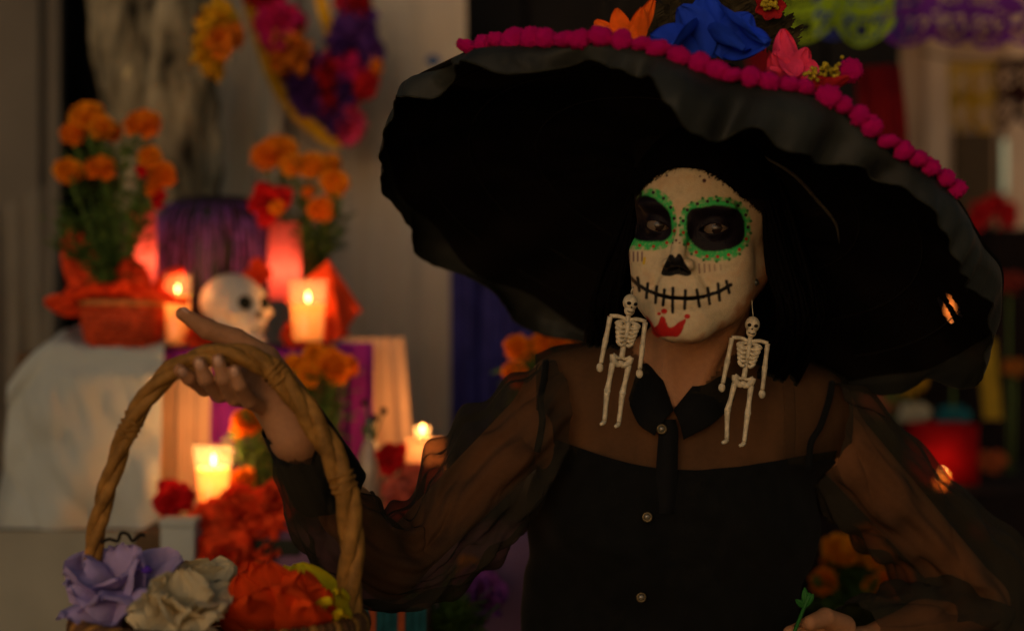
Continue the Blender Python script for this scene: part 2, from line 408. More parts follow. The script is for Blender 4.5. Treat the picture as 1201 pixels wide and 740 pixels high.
ZS = spaced([.80, (.99, .005), (1.05, .002), (1.27, .0035), (HO[2] - .155, .0017), (HO[2] + .11, .0012), (1.75, .003)])
import time; _t = time.time()
bv, bf = nets(body_sdf, XS, YS, ZS)
print('body', len(bv), 'verts', round(time.time() - _t, 1), 's')

# ---- skin and face paint: colours that stay on the skin
def inside(poly, X, Y, w=1.0):
    """soft coverage of a polygon (edge width w)"""
    poly = np.array(poly, float); n = len(poly); d = np.full(len(X), 1e9); c = np.zeros(len(X), bool)
    for i in range(n):
        x0, y0 = poly[i]; x1, y1 = poly[(i + 1) % n]; ex, ey = x1 - x0, y1 - y0
        t = np.clip(((X - x0) * ex + (Y - y0) * ey) / (ex * ex + ey * ey + 1e-9), 0, 1)
        d = np.minimum(d, np.hypot(X - x0 - t * ex, Y - y0 - t * ey))
        cr = ((y0 > Y) != (y1 > Y)) & (X < (x1 - x0) * (Y - y0) / (y1 - y0 + 1e-12) + x0); c ^= cr
    return np.clip(.5 + np.where(c, d, -d) / w, 0, 1)
def smoothpoly(pts, n=60):
    pts = np.array(pts + pts[:3], float); q = catmull(np.hstack([pts, np.zeros((len(pts), 1))]), n + 20)
    return q[:, :2]
def closed(pts, n=72):
    k = len(pts); out = []
    P_ = np.array(pts, float)
    for i in range(k):
        p0, p1, p2, p3 = P_[i - 1], P_[i], P_[(i + 1) % k], P_[(i + 2) % k]
        for f in np.linspace(0, 1, max(2, n // k), endpoint=False):
            out.append(.5 * ((2 * p1) + (-p0 + p2) * f + (2 * p0 - 5 * p1 + 4 * p2 - p3) * f * f + (-p0 + 3 * p1 - 3 * p2 + p3) * f ** 3))
    return out
def stroke(pts, X, Y, w, soft=1.0):
    d = np.full(len(X), 1e9); wd = np.full(len(X), 0.)
    for i in range(len(pts) - 1):
        x0, y0 = pts[i][:2]; x1, y1 = pts[i + 1][:2]; ex, ey = x1 - x0, y1 - y0
        t = np.clip(((X - x0) * ex + (Y - y0) * ey) / (ex * ex + ey * ey + 1e-9), 0, 1)
        d = np.minimum(d, np.hypot(X - x0 - t * ex, Y - y0 - t * ey))
    return np.clip(.5 + (w / 2 - d) / soft, 0, 1)
LEYE = [(745, 236), (752, 231), (762, 231), (773, 238), (784, 250), (787, 264), (785, 275), (776, 281), (760, 282), (744, 278), (740, 262), (741, 246)]
LGRN = [(740, 236), (749, 226), (761, 221), (775, 224), (787, 235), (793, 250), (794, 268), (791, 281), (783, 289), (768, 294), (750, 293), (735, 291), (730, 280), (733, 255)]
REYE = [(807, 257), (812, 248), (822, 244), (840, 242), (858, 244), (868, 251), (872, 264), (870, 280), (862, 289), (845, 293), (826, 293), (813, 284), (807, 272)]
RGRN = [(798, 256), (804, 243), (817, 235), (836, 231), (856, 233), (871, 240), (879, 253), (881, 270), (876, 288), (865, 300), (848, 306), (829, 306), (811, 298), (801, 284), (797, 270)]
NOSE = [(783, 303), (785, 299), (789, 299), (792, 302), (795, 298), (799, 299), (804, 309), (811, 320), (806, 324), (794, 322), (786, 324), (776, 322), (778, 313)]
MOUTH = [(739, 325), (748, 334), (758, 340), (770, 345), (786, 349), (805, 350), (824, 348), (841, 343), (857, 334)]
STITCH = [((748, 326), (750, 341)), ((760, 333), (758, 349)), ((770, 336), (769, 355)), ((779, 340), (778, 358)), ((789, 338), (789, 366)), ((804, 341), (803, 362)),
          ((817, 340), (820, 359)), ((830, 338), (832, 356)), ((842, 333), (844, 352)), ((852, 330), (855, 343))]
CHIN = [(758, 371), (763, 376), (767, 383), (771, 381), (775, 372), (780, 373), (784, 383), (790, 382), (796, 377), (804, 374), (801, 386), (795, 395), (784, 395), (770, 395), (763, 387)]
def paint(v):
    n = len(v); q = w2h(v.astype(np.float32))
    X = 600.5 + v[:, 0] / v[:, 1] * FPX; Y = 370 - (v[:, 2] - CZ) / v[:, 1] * FPX
    fc = np.where((q ** 2).sum(1) < .16 ** 2)[0]; n1 = np.zeros(n); n2 = np.zeros(n)
    for i in fc:
        if q[i, 1] < .02: n1[i] = mnoise.fractal(Vector(v[i] * 55), 1, 2, 3); n2[i] = mnoise.noise(Vector(v[i] * 420))
    s1 = np.sin(v[:, 0] * 310 + np.sin(v[:, 2] * 270) * 2) * np.sin(v[:, 2] * 350 + 1.3 * np.sin(v[:, 0] * 190)) 
    s2 = np.sin(v[:, 0] * 900 + 3 * np.sin(v[:, 2] * 610)) * np.sin(v[:, 2] * 1050 + 2 * np.sin(v[:, 0] * 730))
    skin = np.array([.36, .165, .075]) * (1 + .04 * s1)[:, None]
    col = skin.copy()
    # white base: front of the head down to the jaw
    edge = inside(closed([(730, 240), (742, 205), (770, 180), (810, 170), (860, 180), (900, 225), (905, 290), (884, 330), (868, 360), (842, 384), (815, 399), (787, 401), (762, 391), (742, 372), (730, 340), (722, 290)]), X + 5 * n1, Y + 5 * n1, 9)
    front = np.clip((.004 - q[:, 1]) / .012, 0, 1) * np.clip((q[:, 2] + .128) / .006, 0, 1) * np.clip((.10 - q[:, 2]) / .01, 0, 1)
    under = np.clip(1 - np.maximum(0, (q[:, 1] + .045)) / .03 * (q[:, 2] < -.085), 0, 1)
    m = edge * front * under
    base = np.array([.55, .43, .265]) * (1 + .17 * n1 + .07 * n2)[:, None]
    thin = np.clip((X - 850) / 60, 0, 1) * .45                    # base paint thins towards her left temple
    m = m * (1 - thin) * (1 - .38 * np.clip(n1 * 1.3 + n2 * .3 - .05, 0, 1))
    col = col * (1 - m[:, None]) + base * m[:, None]
    f = np.clip((.034 - q[:, 1]) / .01, 0, 1)
    def lay(mask, c):
        nonlocal col
        k = (mask * f)[:, None]; col = col * (1 - k) + np.array(c) * k
    J = X + 1.1 * n1 + .45 * n2; K = Y + 1.1 * n1 - .45 * n2
    def mix_green(poly, cx, cy):
        mk = inside(closed(poly), J, K, 2.0)
        a = np.arctan2(K - cy, J - cx)
        brk = .80 + .20 * np.clip(.5 + 3.2 * (n2 + .5 * n1 + .28), 0, 1) * 1.0; a2 = np.abs(np.sin(a * 10.5 + cx)) ** .6; rr_ = inside([(cx + (x - cx) * .90, cy + (y - cy) * .90) for x, y in closed(poly)], J, K, 2.5); lay(mk * np.maximum(rr_, a2) * brk, (.035, .40, .085))
    mix_green(LGRN, 763, 258); mix_green(RGRN, 840, 268)
    def scallop(poly, r, c, n):
        q_ = closed(poly, n * 4)[::4]
        for (x, y) in q_: lay(np.clip(.5 + (r - np.hypot(X - x, Y - y)) / 1.2, 0, 1), c)
    def between(p0, p1, n, r, c, skip=()):
        a = closed(p0, 240); b = closed(p1, 240); ca = np.mean(a, 0)
        for i in range(n):
            if i in skip: continue
            an = 2 * math.pi * i / n
            def hit(pl):
                d = [abs(((math.atan2(y - ca[1], x - ca[0]) - an + math.pi) % (2 * math.pi)) - math.pi) for x, y in pl]; return pl[int(np.argmin(d))]
            pa, pb = hit(a), hit(b); x, y = (pa[0] * .42 + pb[0] * .58, pa[1] * .42 + pb[1] * .58)
            cc = c if y > ca[1] + 4 else (.03, .012, .02)
            lay(np.clip(.5 + (r - np.hypot(X - x, Y - y)) / 1.2, 0, 1), cc)
    between(LEYE, LGRN, 13, 1.9, (.40, .03, .015)); between(REYE, RGRN, 17, 2.0, (.40, .03, .015))
    scallop(RGRN, 1.8, (.04, .16, .04), 22)
    big = lambda P_, k: (lambda c: [(c[0] + (x - c[0]) * k, c[1] + (y - c[1]) * k) for x, y in P_])(np.mean(P_, 0))
    lay(inside(closed(big(LEYE, 1.05)), J, K, 2.6), (.006, .003, .006)); lay(inside(closed(big(REYE, 1.05)), J, K, 2.6), (.006, .003, .006))
    # bare glints on the upper black
    lay(inside(closed(NOSE, 60), X, Y, 1.4), (.007, .006, .006))
    for s in (0,):
        lay(stroke(MOUTH, J * .5 + X * .5, K * .5 + Y * .5, 4.4, 1.6), (.008, .006, .006))
        for a, b in STITCH: lay(stroke([a, b], J * .5 + X * .5, K * .5 + Y * .5, 3.8, 1.8), (.009, .007, .007))
    lay(inside(closed(CHIN, 90), J, K, 1.8), (.42, .015, .012))
    for x, y, r in ((779, 365, 3.0), (806, 371, 2.8), (773, 368, 1.8)): lay(np.clip(.5 + (r - np.hypot((X - x) * .8, Y - y)) / 1.3, 0, 1), (.42, .015, .012))
    for x in (738, 743, 748, 753): lay(stroke([(x, 296), (x, 306)], X, Y, 2.0, 1.5) * .8, (.11, .035, .06))
    lay(stroke([(756, 303), (755, 309)], X, Y, 3, 1.5), (.55, .36, .02))
    for i, x in enumerate((820, 826, 832, 838, 845)): lay(stroke([(x, 310 + i * .3), (x + .5, 320 - i)], X, Y, 2.0, 1.6) * (.8 - .1 * i), (.13, .05, .05))
    for x, y, r in ((793, 282, 1.5), (789, 285, .9), (797, 285, .9), (826, 212, 2.4), (821, 207, 1.2), (832, 208, 1.2), (782, 206, 1.4), (848, 217, 1.2)):
        lay(np.clip(.5 + (r - np.hypot(X - x, Y - y)) / 1.2, 0, 1), (.06, .02, .025))
    hl = .0575 - 9.0 * q[:, 0] ** 2; hm = np.clip((q[:, 2] - hl + .004 * n2 + .002 * n1) / .0035, 0, 1) * (q[:, 2] > 0); col = col * (1 - hm[:, None]) + np.array([.010, .007, .006]) * hm[:, None]
    return col
SKIN = M('painted skin', (1, 1, 1), rough=.5, var=.06, scale=160, bump=.30, bscale=650, spec=.14, sss=.2, sssr=(.012, .005, .003), attr='paint')
me_body = mesh('body', bv, bf)
bc = paint(bv); ca = me_body.color_attributes.new('paint', 'FLOAT_COLOR', 'POINT')
ca.data.foreach_set('color', np.hstack([bc, np.ones((len(bc), 1))]).astype(np.float32).ravel())
me_body.materials.append(SKIN)
ROOTP = Vector((P(780, 500, 2.15).x, 2.15, 0))
person = thing('person', ROOTP, 'woman in sheer black blouse with skull face paint, hand on a basket handle', 'person')
bo = bpy.data.objects.new('body', me_body); C.objects.link(bo); bo.parent = person; bo.location = -ROOTP
EYEW = M('eye white', (.11, .075, .05), rough=.35, var=.05, bump=0, spec=.3); IRIS = M('brown iris', (.012, .006, .004), rough=.25, bump=0, spec=.3)
for s in (-1, 1):
    c = h2w((s * .031, -.0755, -.001)); e = add('eye', sphere(c, .0125 * HS, 3), EYEW, person)
    g = (np.array([.0, 0, CZ]) - c); g = g / np.linalg.norm(g); g = g + np.array([.10, 0, -.02]); g /= np.linalg.norm(g)
    V, F = sphere((0, 0, 0), .0128 * HS, 4); keep = V @ g > .0128 * HS * .875
    F = [f for f in F if all(keep[i] for i in f)]; used = sorted({i for f in F for i in f}); mp = {u: i for i, u in enumerate(used)}
    add('iris', (V[used] + c, [tuple(mp[i] for i in f) for f in F]), IRIS, e)

NAIL = M('finger nail', (.50, .27, .17), rough=.35, var=.05, bump=0, spec=.4)
for pts, rr in FING + [THUMB]:
    b, t = A(*pts[-2]), A(*pts[-1]); ax = (t - b) / np.linalg.norm(t - b); up = np.array([0, -1, .25]) if pts is not THUMB[0] else np.array([.1, -.55, .9]); up = up - ax * np.dot(up, ax); up /= np.linalg.norm(up); sd = np.cross(ax, up); r0 = rr[-1]
    c = t - ax * r0 * .15 + up * r0 * .80
    V, F = sphere((0, 0, 0), 1, 3); V = V[:, :1] * sd * r0 * .62 + V[:, 1:2] * up * r0 * .30 + V[:, 2:3] * ax * r0 * .85 + c
    add('nail', (V, F), NAIL, person)
# ---- clothes -----------------------------------------------------------------
BLACK = M('black crepe', (.0045, .0045, .004), rough=.9, var=.3, scale=60, bump=.25, bscale=900, spec=.10, sheen=.02)
BLACK2 = M('black satin ribbon', (.004, .004, .004), rough=.8, var=.2, scale=60, bump=.2, bscale=700, spec=.12)
YOKE = sheer('sheer black yoke', (.020, .017, .011), .50, .98, tcol=(1, .95, .86))
SLEEVE = sheer('sheer black sleeve', (.030, .026, .018), .46, .97, dens=True, tcol=(.96, .82, .66))
def wr_noise(p):
    return (np.sin(p[:, 0] * 60 + 5 * np.sin(p[:, 2] * 17)) * np.sin(p[:, 2] * 38 + 4 * np.sin(p[:, 0] * 21))) * .0022 + np.sin(p[:, 0] * 24 + p[:, 2] * 33 + 2 * np.sin(p[:, 2] * 11)) * .0030
cloth_n = lambda p: smin(torso_sdf(p.astype(np.float32)), limb_sdf(p.astype(np.float32)), .02)
cxs = spaced([-.06, (.44, .006)]); cys = spaced([1.93, (2.32, .006)]); czs = spaced([.78, (1.42, .006)])
def top_sdf(p):
    p = p.astype(np.float32); d = smin(torso_sdf(p), neck_sdf(p) , .035); return d
tv, tf = nets(lambda p: top_sdf(p) - .008 - wr_noise(p), cxs, cys, czs)
def pxof(v): return 600.5 + v[:, 0] / v[:, 1] * FPX, 370 - (v[:, 2] - CZ) / v[:, 1] * FPX
def neckline(x): return np.interp(x, [600, 640, 660, 700, 740, 780, 820, 870, 920, 955, 1010], [512, 513, 519, 531, 541, 548, 549, 545, 539, 534, 530])
tx, ty = pxof(tv)
zc_line = CZ - (neckline(tx) - 370) / FPX * 2.06                     # world height of the neckline round the body
def sub(v, f, keep):
    k = keep[f].all(1); f = f[k]; u = np.unique(f); mp = np.full(len(v), -1); mp[u] = np.arange(len(u)); return v[u], mp[f]
wall_x = (tv[:, 0] > A(590, 0, 2.1)[0]) & (tv[:, 0] < A(985, 0, 2.1)[0])
bod = sub(tv, tf, (tv[:, 2] < zc_line) & wall_x & (tv[:, 2] > .95))
# snap the top row to a clean neckline
bvv = bod[0]; zl = CZ - (neckline(pxof(bvv)[0]) - 370) / FPX * 2.06; nr = bvv[:, 2] > zl - .0092; bvv[nr, 2] = zl[nr]
add('bodice', (bvv, bod[1]), BLACK, person)
XA0, XA1 = A(628, 0, 2.13)[0], A(996, 0, 2.13)[0]; armhole = (tv[:, 0] > XA0) & (tv[:, 0] < XA1)
Vn = A(791, 476, 2.06)
nd = np.linalg.norm((tv - (NB + (0, .0, .012))) * (1, .9, .55), axis=1)
vcut = ((tv[:, 0] - Vn[0]) > (tv[:, 2] - Vn[2]) * 1.15 - .004) | ((Vn[0] - tv[:, 0]) > (tv[:, 2] - Vn[2]) * .72 - .004) | (tv[:, 1] > 2.12)
yk = sub(tv + 0, tf, (tv[:, 2] > zc_line - .012) & armhole & vcut & (tv[:, 2] < 1.372))
yk[0][yk[0][:, 0] > XA1 - .007, 0] = XA1; yk[0][yk[0][:, 0] < XA0 + .007, 0] = XA0
add('yoke', yk, YOKE, person)
# skirt
def skirt(u, v):
    a = 2 * math.pi * u; z = .99 * (1 - v); r = .150 + .17 * v ** .8 + .012 * v * math.sin(a * 17 + 2 * v) + .006 * math.sin(a * 9)
    return (A(778, 0, 2.15)[0] + r * math.cos(a) * 1.05, 2.155 + r * math.sin(a) * .78, z + .004)
add('skirt', grid(skirt, 140, 30), BLACK, person)
# dark folded seams where the sleeves join
for pts in ([(640, 424, 2.075), (638, 445, 2.058), (634, 470, 2.05), (636, 495, 2.05), (630, 530, 2.05)], [(976, 449, 2.10), (972, 470, 2.075), (962, 500, 2.066), (951, 520, 2.064), (949, 550, 2.064)]):
    add('armhole_seam', tube([A(*q) for q in pts], .0042, 8, n=24), BLACK, person)
# collar: two wings in a V, stand round the back
def collar(side):
    if side < 0:
        o = [A(790, 480, 2.040), A(778, 446, 2.060), A(766, 414, 2.095), A(764, 396, 2.14), A(785, 388, 2.20), A(802, 386, 2.212)]
        i = [A(768, 509, 2.034), A(748, 494, 2.040), A(735, 458, 2.075), A(738, 425, 2.13), A(765, 412, 2.22), A(802, 410, 2.238)]
    else:
        o = [A(790, 480, 2.040), A(816, 448, 2.058), A(846, 414, 2.095), A(856, 398, 2.14), A(830, 388, 2.20), A(802, 386, 2.212)]
        i = [A(802, 514, 2.034), A(840, 492, 2.042), A(870, 456, 2.085), A(880, 425, 2.14), A(850, 412, 2.22), A(802, 410, 2.238)]
    a = catmull(o, 30); b = catmull(i, 30)
    def f(u, v):
        k = u * 29; j = int(min(k, 28)); t = k - j; p = a[j] * (1 - t) + a[j + 1] * t; q = b[j] * (1 - t) + b[j + 1] * t
        r = p * (1 - v) + q * v; return r + np.array([0, -.007 * math.sin(v * math.pi), .004 * math.sin(v * math.pi)])
    V, F = grid(f, 40, 8); V2 = V + np.array([0, .003, -.002]); n = len(V)
    return np.vstack([V, V2]), F + [tuple(i + n for i in g[::-1]) for g in F]
add('collar', join([collar(-1), collar(1)]), BLACK2, person)
# button placket / hanging tie down the front
def tie(u, v):
    py = 492 + 110 * u; hw = 11 + 3 * u - 6 * max(0, u - .85) * 3
    if u < .12: hw *= .7 + 2.5 * u
    p = A(785 - 5 * u + hw * (v * 2 - 1), py, 2.036 - .012 * math.sin(min(1, u * 1.2) * 1.5)); p[1] += .006 * (v * 2 - 1) ** 2; p[1] -= .004
    return p
V, F = grid(tie, 30, 8); add('neck_tie', (np.vstack([V, V + (0, .004, 0)]), F + [tuple(i + len(V) for i in g[::-1]) for g in F]), BLACK2, person)
def placket(u, v):
    p = A(776 - 9 * u + 11 * (v * 2 - 1), 545 + 215 * u, 2.04)
    return p
BUT = M('pearl button', (.10, .085, .055), rough=.2, var=.3, scale=300, bump=.1, spec=.8); RIM = M('brass button rim', (.10, .075, .04), rough=.45, metal=.8)
def surf_y(x, z, y0=1.95, f=top_sdf, off=.010):
    y = y0
    for _ in range(40):
        d = float(f(np.array([[x, y, z]], np.float32))[0]) - off
        if d < .0008: break
        y += d * .9
    return y
for (bx, by) in ((776, 503), (759, 606), (752, 700)):
    p = A(bx, by, 2.03); y = surf_y(p[0], p[2]) if by > 520 else 2.030; p = A(bx, by, y)
    b = add('button', xf(lathe([(0, 0), (.0045, .0002), (.006, .0012), (.0064, .0026), (.0055, .0034), (.004, .0028), (0, .0025)], 20), Matrix.Translation(Vector(p)) @ Matrix.Rotation(R(90), 4, 'X')), RIM, person)
    add('button_pearl', sphere(p + (0, -.0030, 0), .0040, 2, sc=(1, .45, 1)), BUT, b)

# ---- sleeves -------------------------------------------------------------------
def sleeve(st, name, folds, dens, n=280, seg=220, seed=0):
    """st: stations (upper px, upper py, lower px, lower py, Y, depth radius)"""
    st = np.array(st, float); k = len(st)
    cen = np.array([A((s[0] + s[2]) / 2, (s[1] + s[3]) / 2, s[4]) for s in st]); ax = np.array([(A(s[0], s[1], s[4]) - A(s[2], s[3], s[4])) / 2 for s in st]); dr = st[:, 5]
    c = catmull(cen, n); a = catmull(ax, n); ts = np.linspace(0, k - 1, n); rd = np.interp(ts, range(k), dr)
    V = np.zeros((n, seg, 3)); D = np.zeros((n, seg)); T, _, _ = frames(c)
    th = np.linspace(0, 2 * math.pi, seg, endpoint=False)
    rs = np.random.RandomState(seed); ph = rs.rand(14) * 6.28
    for i in range(n):
        s = i / (n - 1); A_ = a[i]; An = np.linalg.norm(A_); dd = np.cross(T[i], A_ / An)
        dd = dd / np.linalg.norm(dd)
        amp = folds(s)
        w = 1 + amp * (.55 * np.sin(7 * th + ph[0] + 5 * s) + .4 * np.sin(11 * th + ph[1] - 9 * s + 2 * math.sin(9 * s)) + .25 * np.sin(19 * th + ph[2] + 12 * s))
        w = w + amp * .9 * np.sin(s * 46 + ph[3] + 1.6 * np.sin(th * 2 + ph[4]) + .9 * np.sin(3 * th)) * (.35 + .65 * np.cos(th / 2 + ph[5]) ** 2)
        V[i] = c[i] + (A_[None] * np.cos(th)[:, None] + dd[None] * (rd[i] * np.sin(th))[:, None]) * w[:, None]
        rd1 = (1 - np.abs(np.sin(th * 1.5 + s * 4 + ph[6] + .9 * np.sin(s * 4 + th + ph[7])))) ** 4
        rd2 = (1 - np.abs(np.sin(th * 4.5 - s * 3 + ph[8] + .8 * np.sin(s * 5 + 2 * th)))) ** 5 * (.3 + .7 * np.clip(abs(s - .5) * 2.4 - .2, 0, 1))
        rd3 = (1 - np.abs(np.sin(s * 9 + ph[9] + 1.0 * np.sin(th + ph[10]) + .5 * np.sin(2 * th)))) ** 6
        V[i] += (dd[None] * np.sin(th)[:, None] + (A_ / An)[None] * np.cos(th)[:, None]) * ((rd1 + rd2 * .8 - rd3) * .0045)[:, None]
        D[i] = dens(s, th) + np.clip((1 - w) * 2.2, -.15, .5) + .22 * rd1 + .18 * rd2 + .12 * rd3
    vv = V.reshape(-1, 3); ii = np.arange(n - 1)[:, None]; jj = np.arange(seg)[None]; j2 = (jj + 1) % seg
    F = np.stack([ii * seg + jj, ii * seg + j2, (ii + 1) * seg + j2, (ii + 1) * seg + jj], 2).reshape(-1, 4)
    o = add(name, (vv, F), SLEEVE, person)
    at = o.data.attributes.new('density', 'FLOAT', 'POINT'); at.data.foreach_set('value', D.ravel().astype(np.float32)); return o
RS = [(641, 424, 634, 560, 2.10, .070), (600, 448, 616, 606, 2.085, .078), (556, 482, 592, 636, 2.065, .080), (516, 524, 560, 672, 2.045, .074), (486, 588, 505, 702, 2.02, .064), (462, 606, 446, 712, 1.985, .060),
      (440, 588, 392, 696, 1.93, .054), (410, 560, 354, 642, 1.88, .046), (388, 530, 332, 580, 1.84, .038), (368, 503, 320, 510, 1.812, .030)]
def dR(s, th):
    front = .5 - .5 * np.sin(th)
    low = np.clip(-np.cos(th), 0, 1)
    return np.clip((s - .40) / .16, 0, 1) * 1.3 + low ** 2 * .35 * np.clip(s * 3, 0, 1) - .05
sl_r = sleeve(RS, 'sleeve', lambda s: .05 + .10 * math.sin(math.pi * min(1, s * 1.1)) ** .7, dR, seed=3)
LS = [(975, 447, 950, 560, 2.12, .070), (1012, 458, 968, 600, 2.13, .080), (1060, 508, 1002, 632, 2.15, .080), (1105, 555, 1040, 662, 2.17, .074), (1152, 598, 1072, 704, 2.185, .074), (1200, 650, 1088, 716, 2.19, .076),
      (1216, 770, 1074, 690, 2.195, .085), (1130, 795, 1058, 684, 2.16, .078), (1068, 795, 1032, 692, 2.12, .062), (1022, 788, 998, 706, 2.085, .034)]
def dL(s, th): return np.clip((s - .48) / .08, 0, 1) * 1.1 + np.clip(-np.cos(th), 0, 1) ** 2 * .3 + .86  # density added over this whole sleeve stands in for shade on the arm
sl_l = sleeve(LS, 'sleeve', lambda s: .05 + .06 * math.sin(math.pi * min(1, s * 1.1)) ** .7, dL, seed=9)
# pointed cuff of the raised sleeve
def cuff(st, point):
    c = A(*st[:3]); c2 = A(*st[3:6])
    def f(u, v):
        a = 2 * math.pi * u; r = .0330 + .010 * (1 - v) + .0012 * math.sin(a * 9)
        ax = (c2 - c) / np.linalg.norm(c2 - c); n1 = np.cross(ax, (0, 1, 0)); n1 /= np.linalg.norm(n1); n2 = np.cross(ax, n1); n2 = n2 if n2[1] > 0 else -n2
        notch = point * max(0, 1 - abs(((u - .25 + .5) % 1) - .5) / .16)           # V opening towards the camera
        q = c * (1 - v) + c2 * v + ax * (-notch * v)
        return q + r * (math.cos(a) * n1 + math.sin(a) * n2 * (-1))
    return grid(f, 64, 10)
add('cuff', cuff((385, 570, 1.87, 341, 492, 1.800), .040), BLACK, person)

# ---- hair ------------------------------------------------------------------------
HAIR = M('black hair', (.0022, .0016, .0014), rough=.7, var=.4, scale=90, bump=0, spec=.02)
rs = np.random.RandomState(5); parts = []
for i in range(700):
    side = -1 if i % 2 else 1
    a = R(rs.uniform(72 if side < 0 else 57, 172)) * side                                # angle from the face axis
    zt = rs.uniform(.035, .095)
    rr = 1 - max(0, zt - .03) ** 2 * 60
    st = h2w((math.sin(a) * .079 * rr, .012 - math.cos(a) * .096 * rr, zt))
    out = rs.uniform(.0, .03)
    an = a if abs(a) > R(75 if side < 0 else 60) else R((75 if side < 0 else 60) + rs.uniform(0, 12)) * side
    mid = h2w((math.sin(an) * (.086 + out * .5), .014 - math.cos(an) * .09, -.02 + rs.uniform(-.02, .02)))
    low = h2w((math.sin(an) * (.090 + out) + side * .008, .02 - math.cos(an) * .075, -.10))
    zz = rs.uniform(1.18, 1.34); back = abs(a) > R(100)
    sx = (A(800, 0, 2.1)[0] + side * rs.uniform(.045, .115)) if not back else A(800, 0, 2.1)[0] + rs.uniform(-.12, .12)
    end = np.array([sx, 2.24 if back else 2.17 + rs.uniform(-.01, .06), zz])
    pr = low * .45 + end * .55; pr[1] = max(pr[1], 2.16) if not back else 2.24
    wv = rs.uniform(-.012, .012, 3); parts.append(tube(np.array([st, mid, low + wv * .4, pr + wv, end - wv]), [.0018, .0034, .0036, .0030, .0005], 5, n=16))
add('hair', join(parts), HAIR, person)
hv, hf = nets(lambda p: head_sdf(w2h(p.astype(np.float32))) * HS - .0045, spaced([HO[0] - .13, (HO[0] + .13, .0026)]), spaced([HO[1] - .13, (HO[1] + .15, .0026)]), spaced([HO[2] - .16, (HO[2] + .17, .0026)]))
hq = w2h(hv.astype(np.float32)); line = .060 - 9.0 * hq[:, 0] ** 2
keep = (hq[:, 2] > np.where(hq[:, 1] < -.01, line, -.07)) & ~((hq[:, 1] < .035) & (hq[:, 2] < .03) & (np.abs(hq[:, 0]) > .04) & (hq[:, 2] > -.08))
keep &= ~((hq[:, 1] < -.01) & (hq[:, 2] < line))
add('hair_cap', sub(hv, hf, keep), HAIR, person)
# ================================================================== HAT
HATM = M('black hat felt', (.0060, .0045, .0040), rough=.95, var=.5, scale=14, bump=.5, bscale=500, spec=.05)
RUFM = M('olive black taffeta', (.0180, .0187, .0150), rough=.6, var=.55, scale=14, bump=.35, bscale=60, spec=.2)
POMM = M('magenta yarn', (.88, .003, .22), rough=.95, var=.5, scale=200, bump=.8, bscale=900)
ROLL, TILT, HRAD = R(19.5), R(22), .381
hn = roty(ROLL) @ np.array([0, math.sin(TILT), math.cos(TILT)])
ha = roty(ROLL) @ np.array([1., 0, 0]); hb_ = np.cross(hn, ha)
HC = A(798, 277, 2.08)
def px_of(p): return 600.5 + p[0] / p[1] * FPX, 370 - (p[2] - CZ) / p[1] * FPX
def hat(r, th, h): return HC + r * (math.cos(th) * ha + math.sin(th) * hb_) + h * hn
def brim_h(r): return .085 * (1 - (r / HRAD) ** 2.2) + .0 
def wav(th): return math.sin(th * 13 + 1.1) * .55 + .45 * math.sin(th * 8 - .7 + math.sin(th * 3)) 
def rim_r(th): return HRAD * (1 + .006 * math.sin(5 * th + 1) + .008 * math.sin(3 * th + 2))
def rim_h(th): return .0095 * wav(th)
hatroot = thing('hat', Vector(hat(.0, 0, .07)), 'huge black hat with ruffled brim and magenta pompoms on woman\'s head', 'hat')
def brim(side):
    def f(u, v):
        th = 2 * math.pi * u; r = .080 + (rim_r(th) - .080) * v
        return hat(r, th, brim_h(r * HRAD / rim_r(th)) + rim_h(th) * v ** 3 + .003 * fb((math.cos(th) * 3, math.sin(th) * 3, r * 9)) + (.004 if side else 0))
    return grid(f, 401, 70)
def holed(VF):
    V, F = VF; X = 600.5 + V[:, 0] / V[:, 1] * FPX; Y = 370 - (V[:, 2] - CZ) / V[:, 1] * FPX; d = np.full(len(V), 99.)
    for (x0, y0, x1, y1) in ((1101, 350, 1116, 378), (1112, 346, 1126, 370)):   # two slits cut so the glow of the candle behind shows
        t = np.clip(((X - x0) * (x1 - x0) + (Y - y0) * (y1 - y0)) / ((x1 - x0) ** 2 + (y1 - y0) ** 2), 0, 1); d = np.minimum(d, np.hypot(X - x0 - t * (x1 - x0), Y - y0 - t * (y1 - y0)) / (1.15 - abs(t - .5)))
    return V, [f for f in F if min(d[i] for i in f) > 1.7]
a_, b_ = holed(brim(0)), holed(brim(1))
add('brim', join([a_, (b_[0], [f[::-1] for f in b_[1]])]), HATM, hatroot)
def crown(u, v):
    th = 2 * math.pi * u; prof = [(.094, .082), (.092, .11), (.088, .15), (.084, .19), (.078, .205), (.05, .212), (0.0005, .214)]
    k = v * 6; j = min(5, int(k)); t = k - j; r = prof[j][0] * (1 - t) + prof[j + 1][0] * t; h = prof[j][1] * (1 - t) + prof[j + 1][1] * t
    return hat(r, th, h)
add('crown', grid(crown, 73, 25), HATM, hatroot)
FALL = np.array([(430, 22), (450, 22), (480, 26), (500, 42), (508, 30), (516, 6), (530, 8), (545, 17), (575, 38), (600, 45), (628, 40), (650, 26), (680, 12), (705, 18), (738, 36), (772, 30), (783, 52), (795, 76), (812, 88), (841, 84), (865, 70), (885, 60), (905, 68), (930, 86), (959, 78), (1000, 48), (1035, 32), (1060, 26), (1080, 40), (1105, 58), (1130, 70), (1160, 50)], float)
def fallen(th):
    p = hat(rim_r(th), th, rim_h(th)); x, y = px_of(p)
    gen = .030 + .016 * wav(th)
    if math.sin(th) > .25: return gen, 0
    wpx = np.interp(x, FALL[:, 0], FALL[:, 1]); k = min(1, max(0, (.25 - math.sin(th)) / .25))
    return gen * (1 - k) + k * wpx / FPX * p[1] / 1.0, k
_N = 1440; _ln = np.array([fallen(2 * math.pi * i / _N)[0] for i in range(_N)])
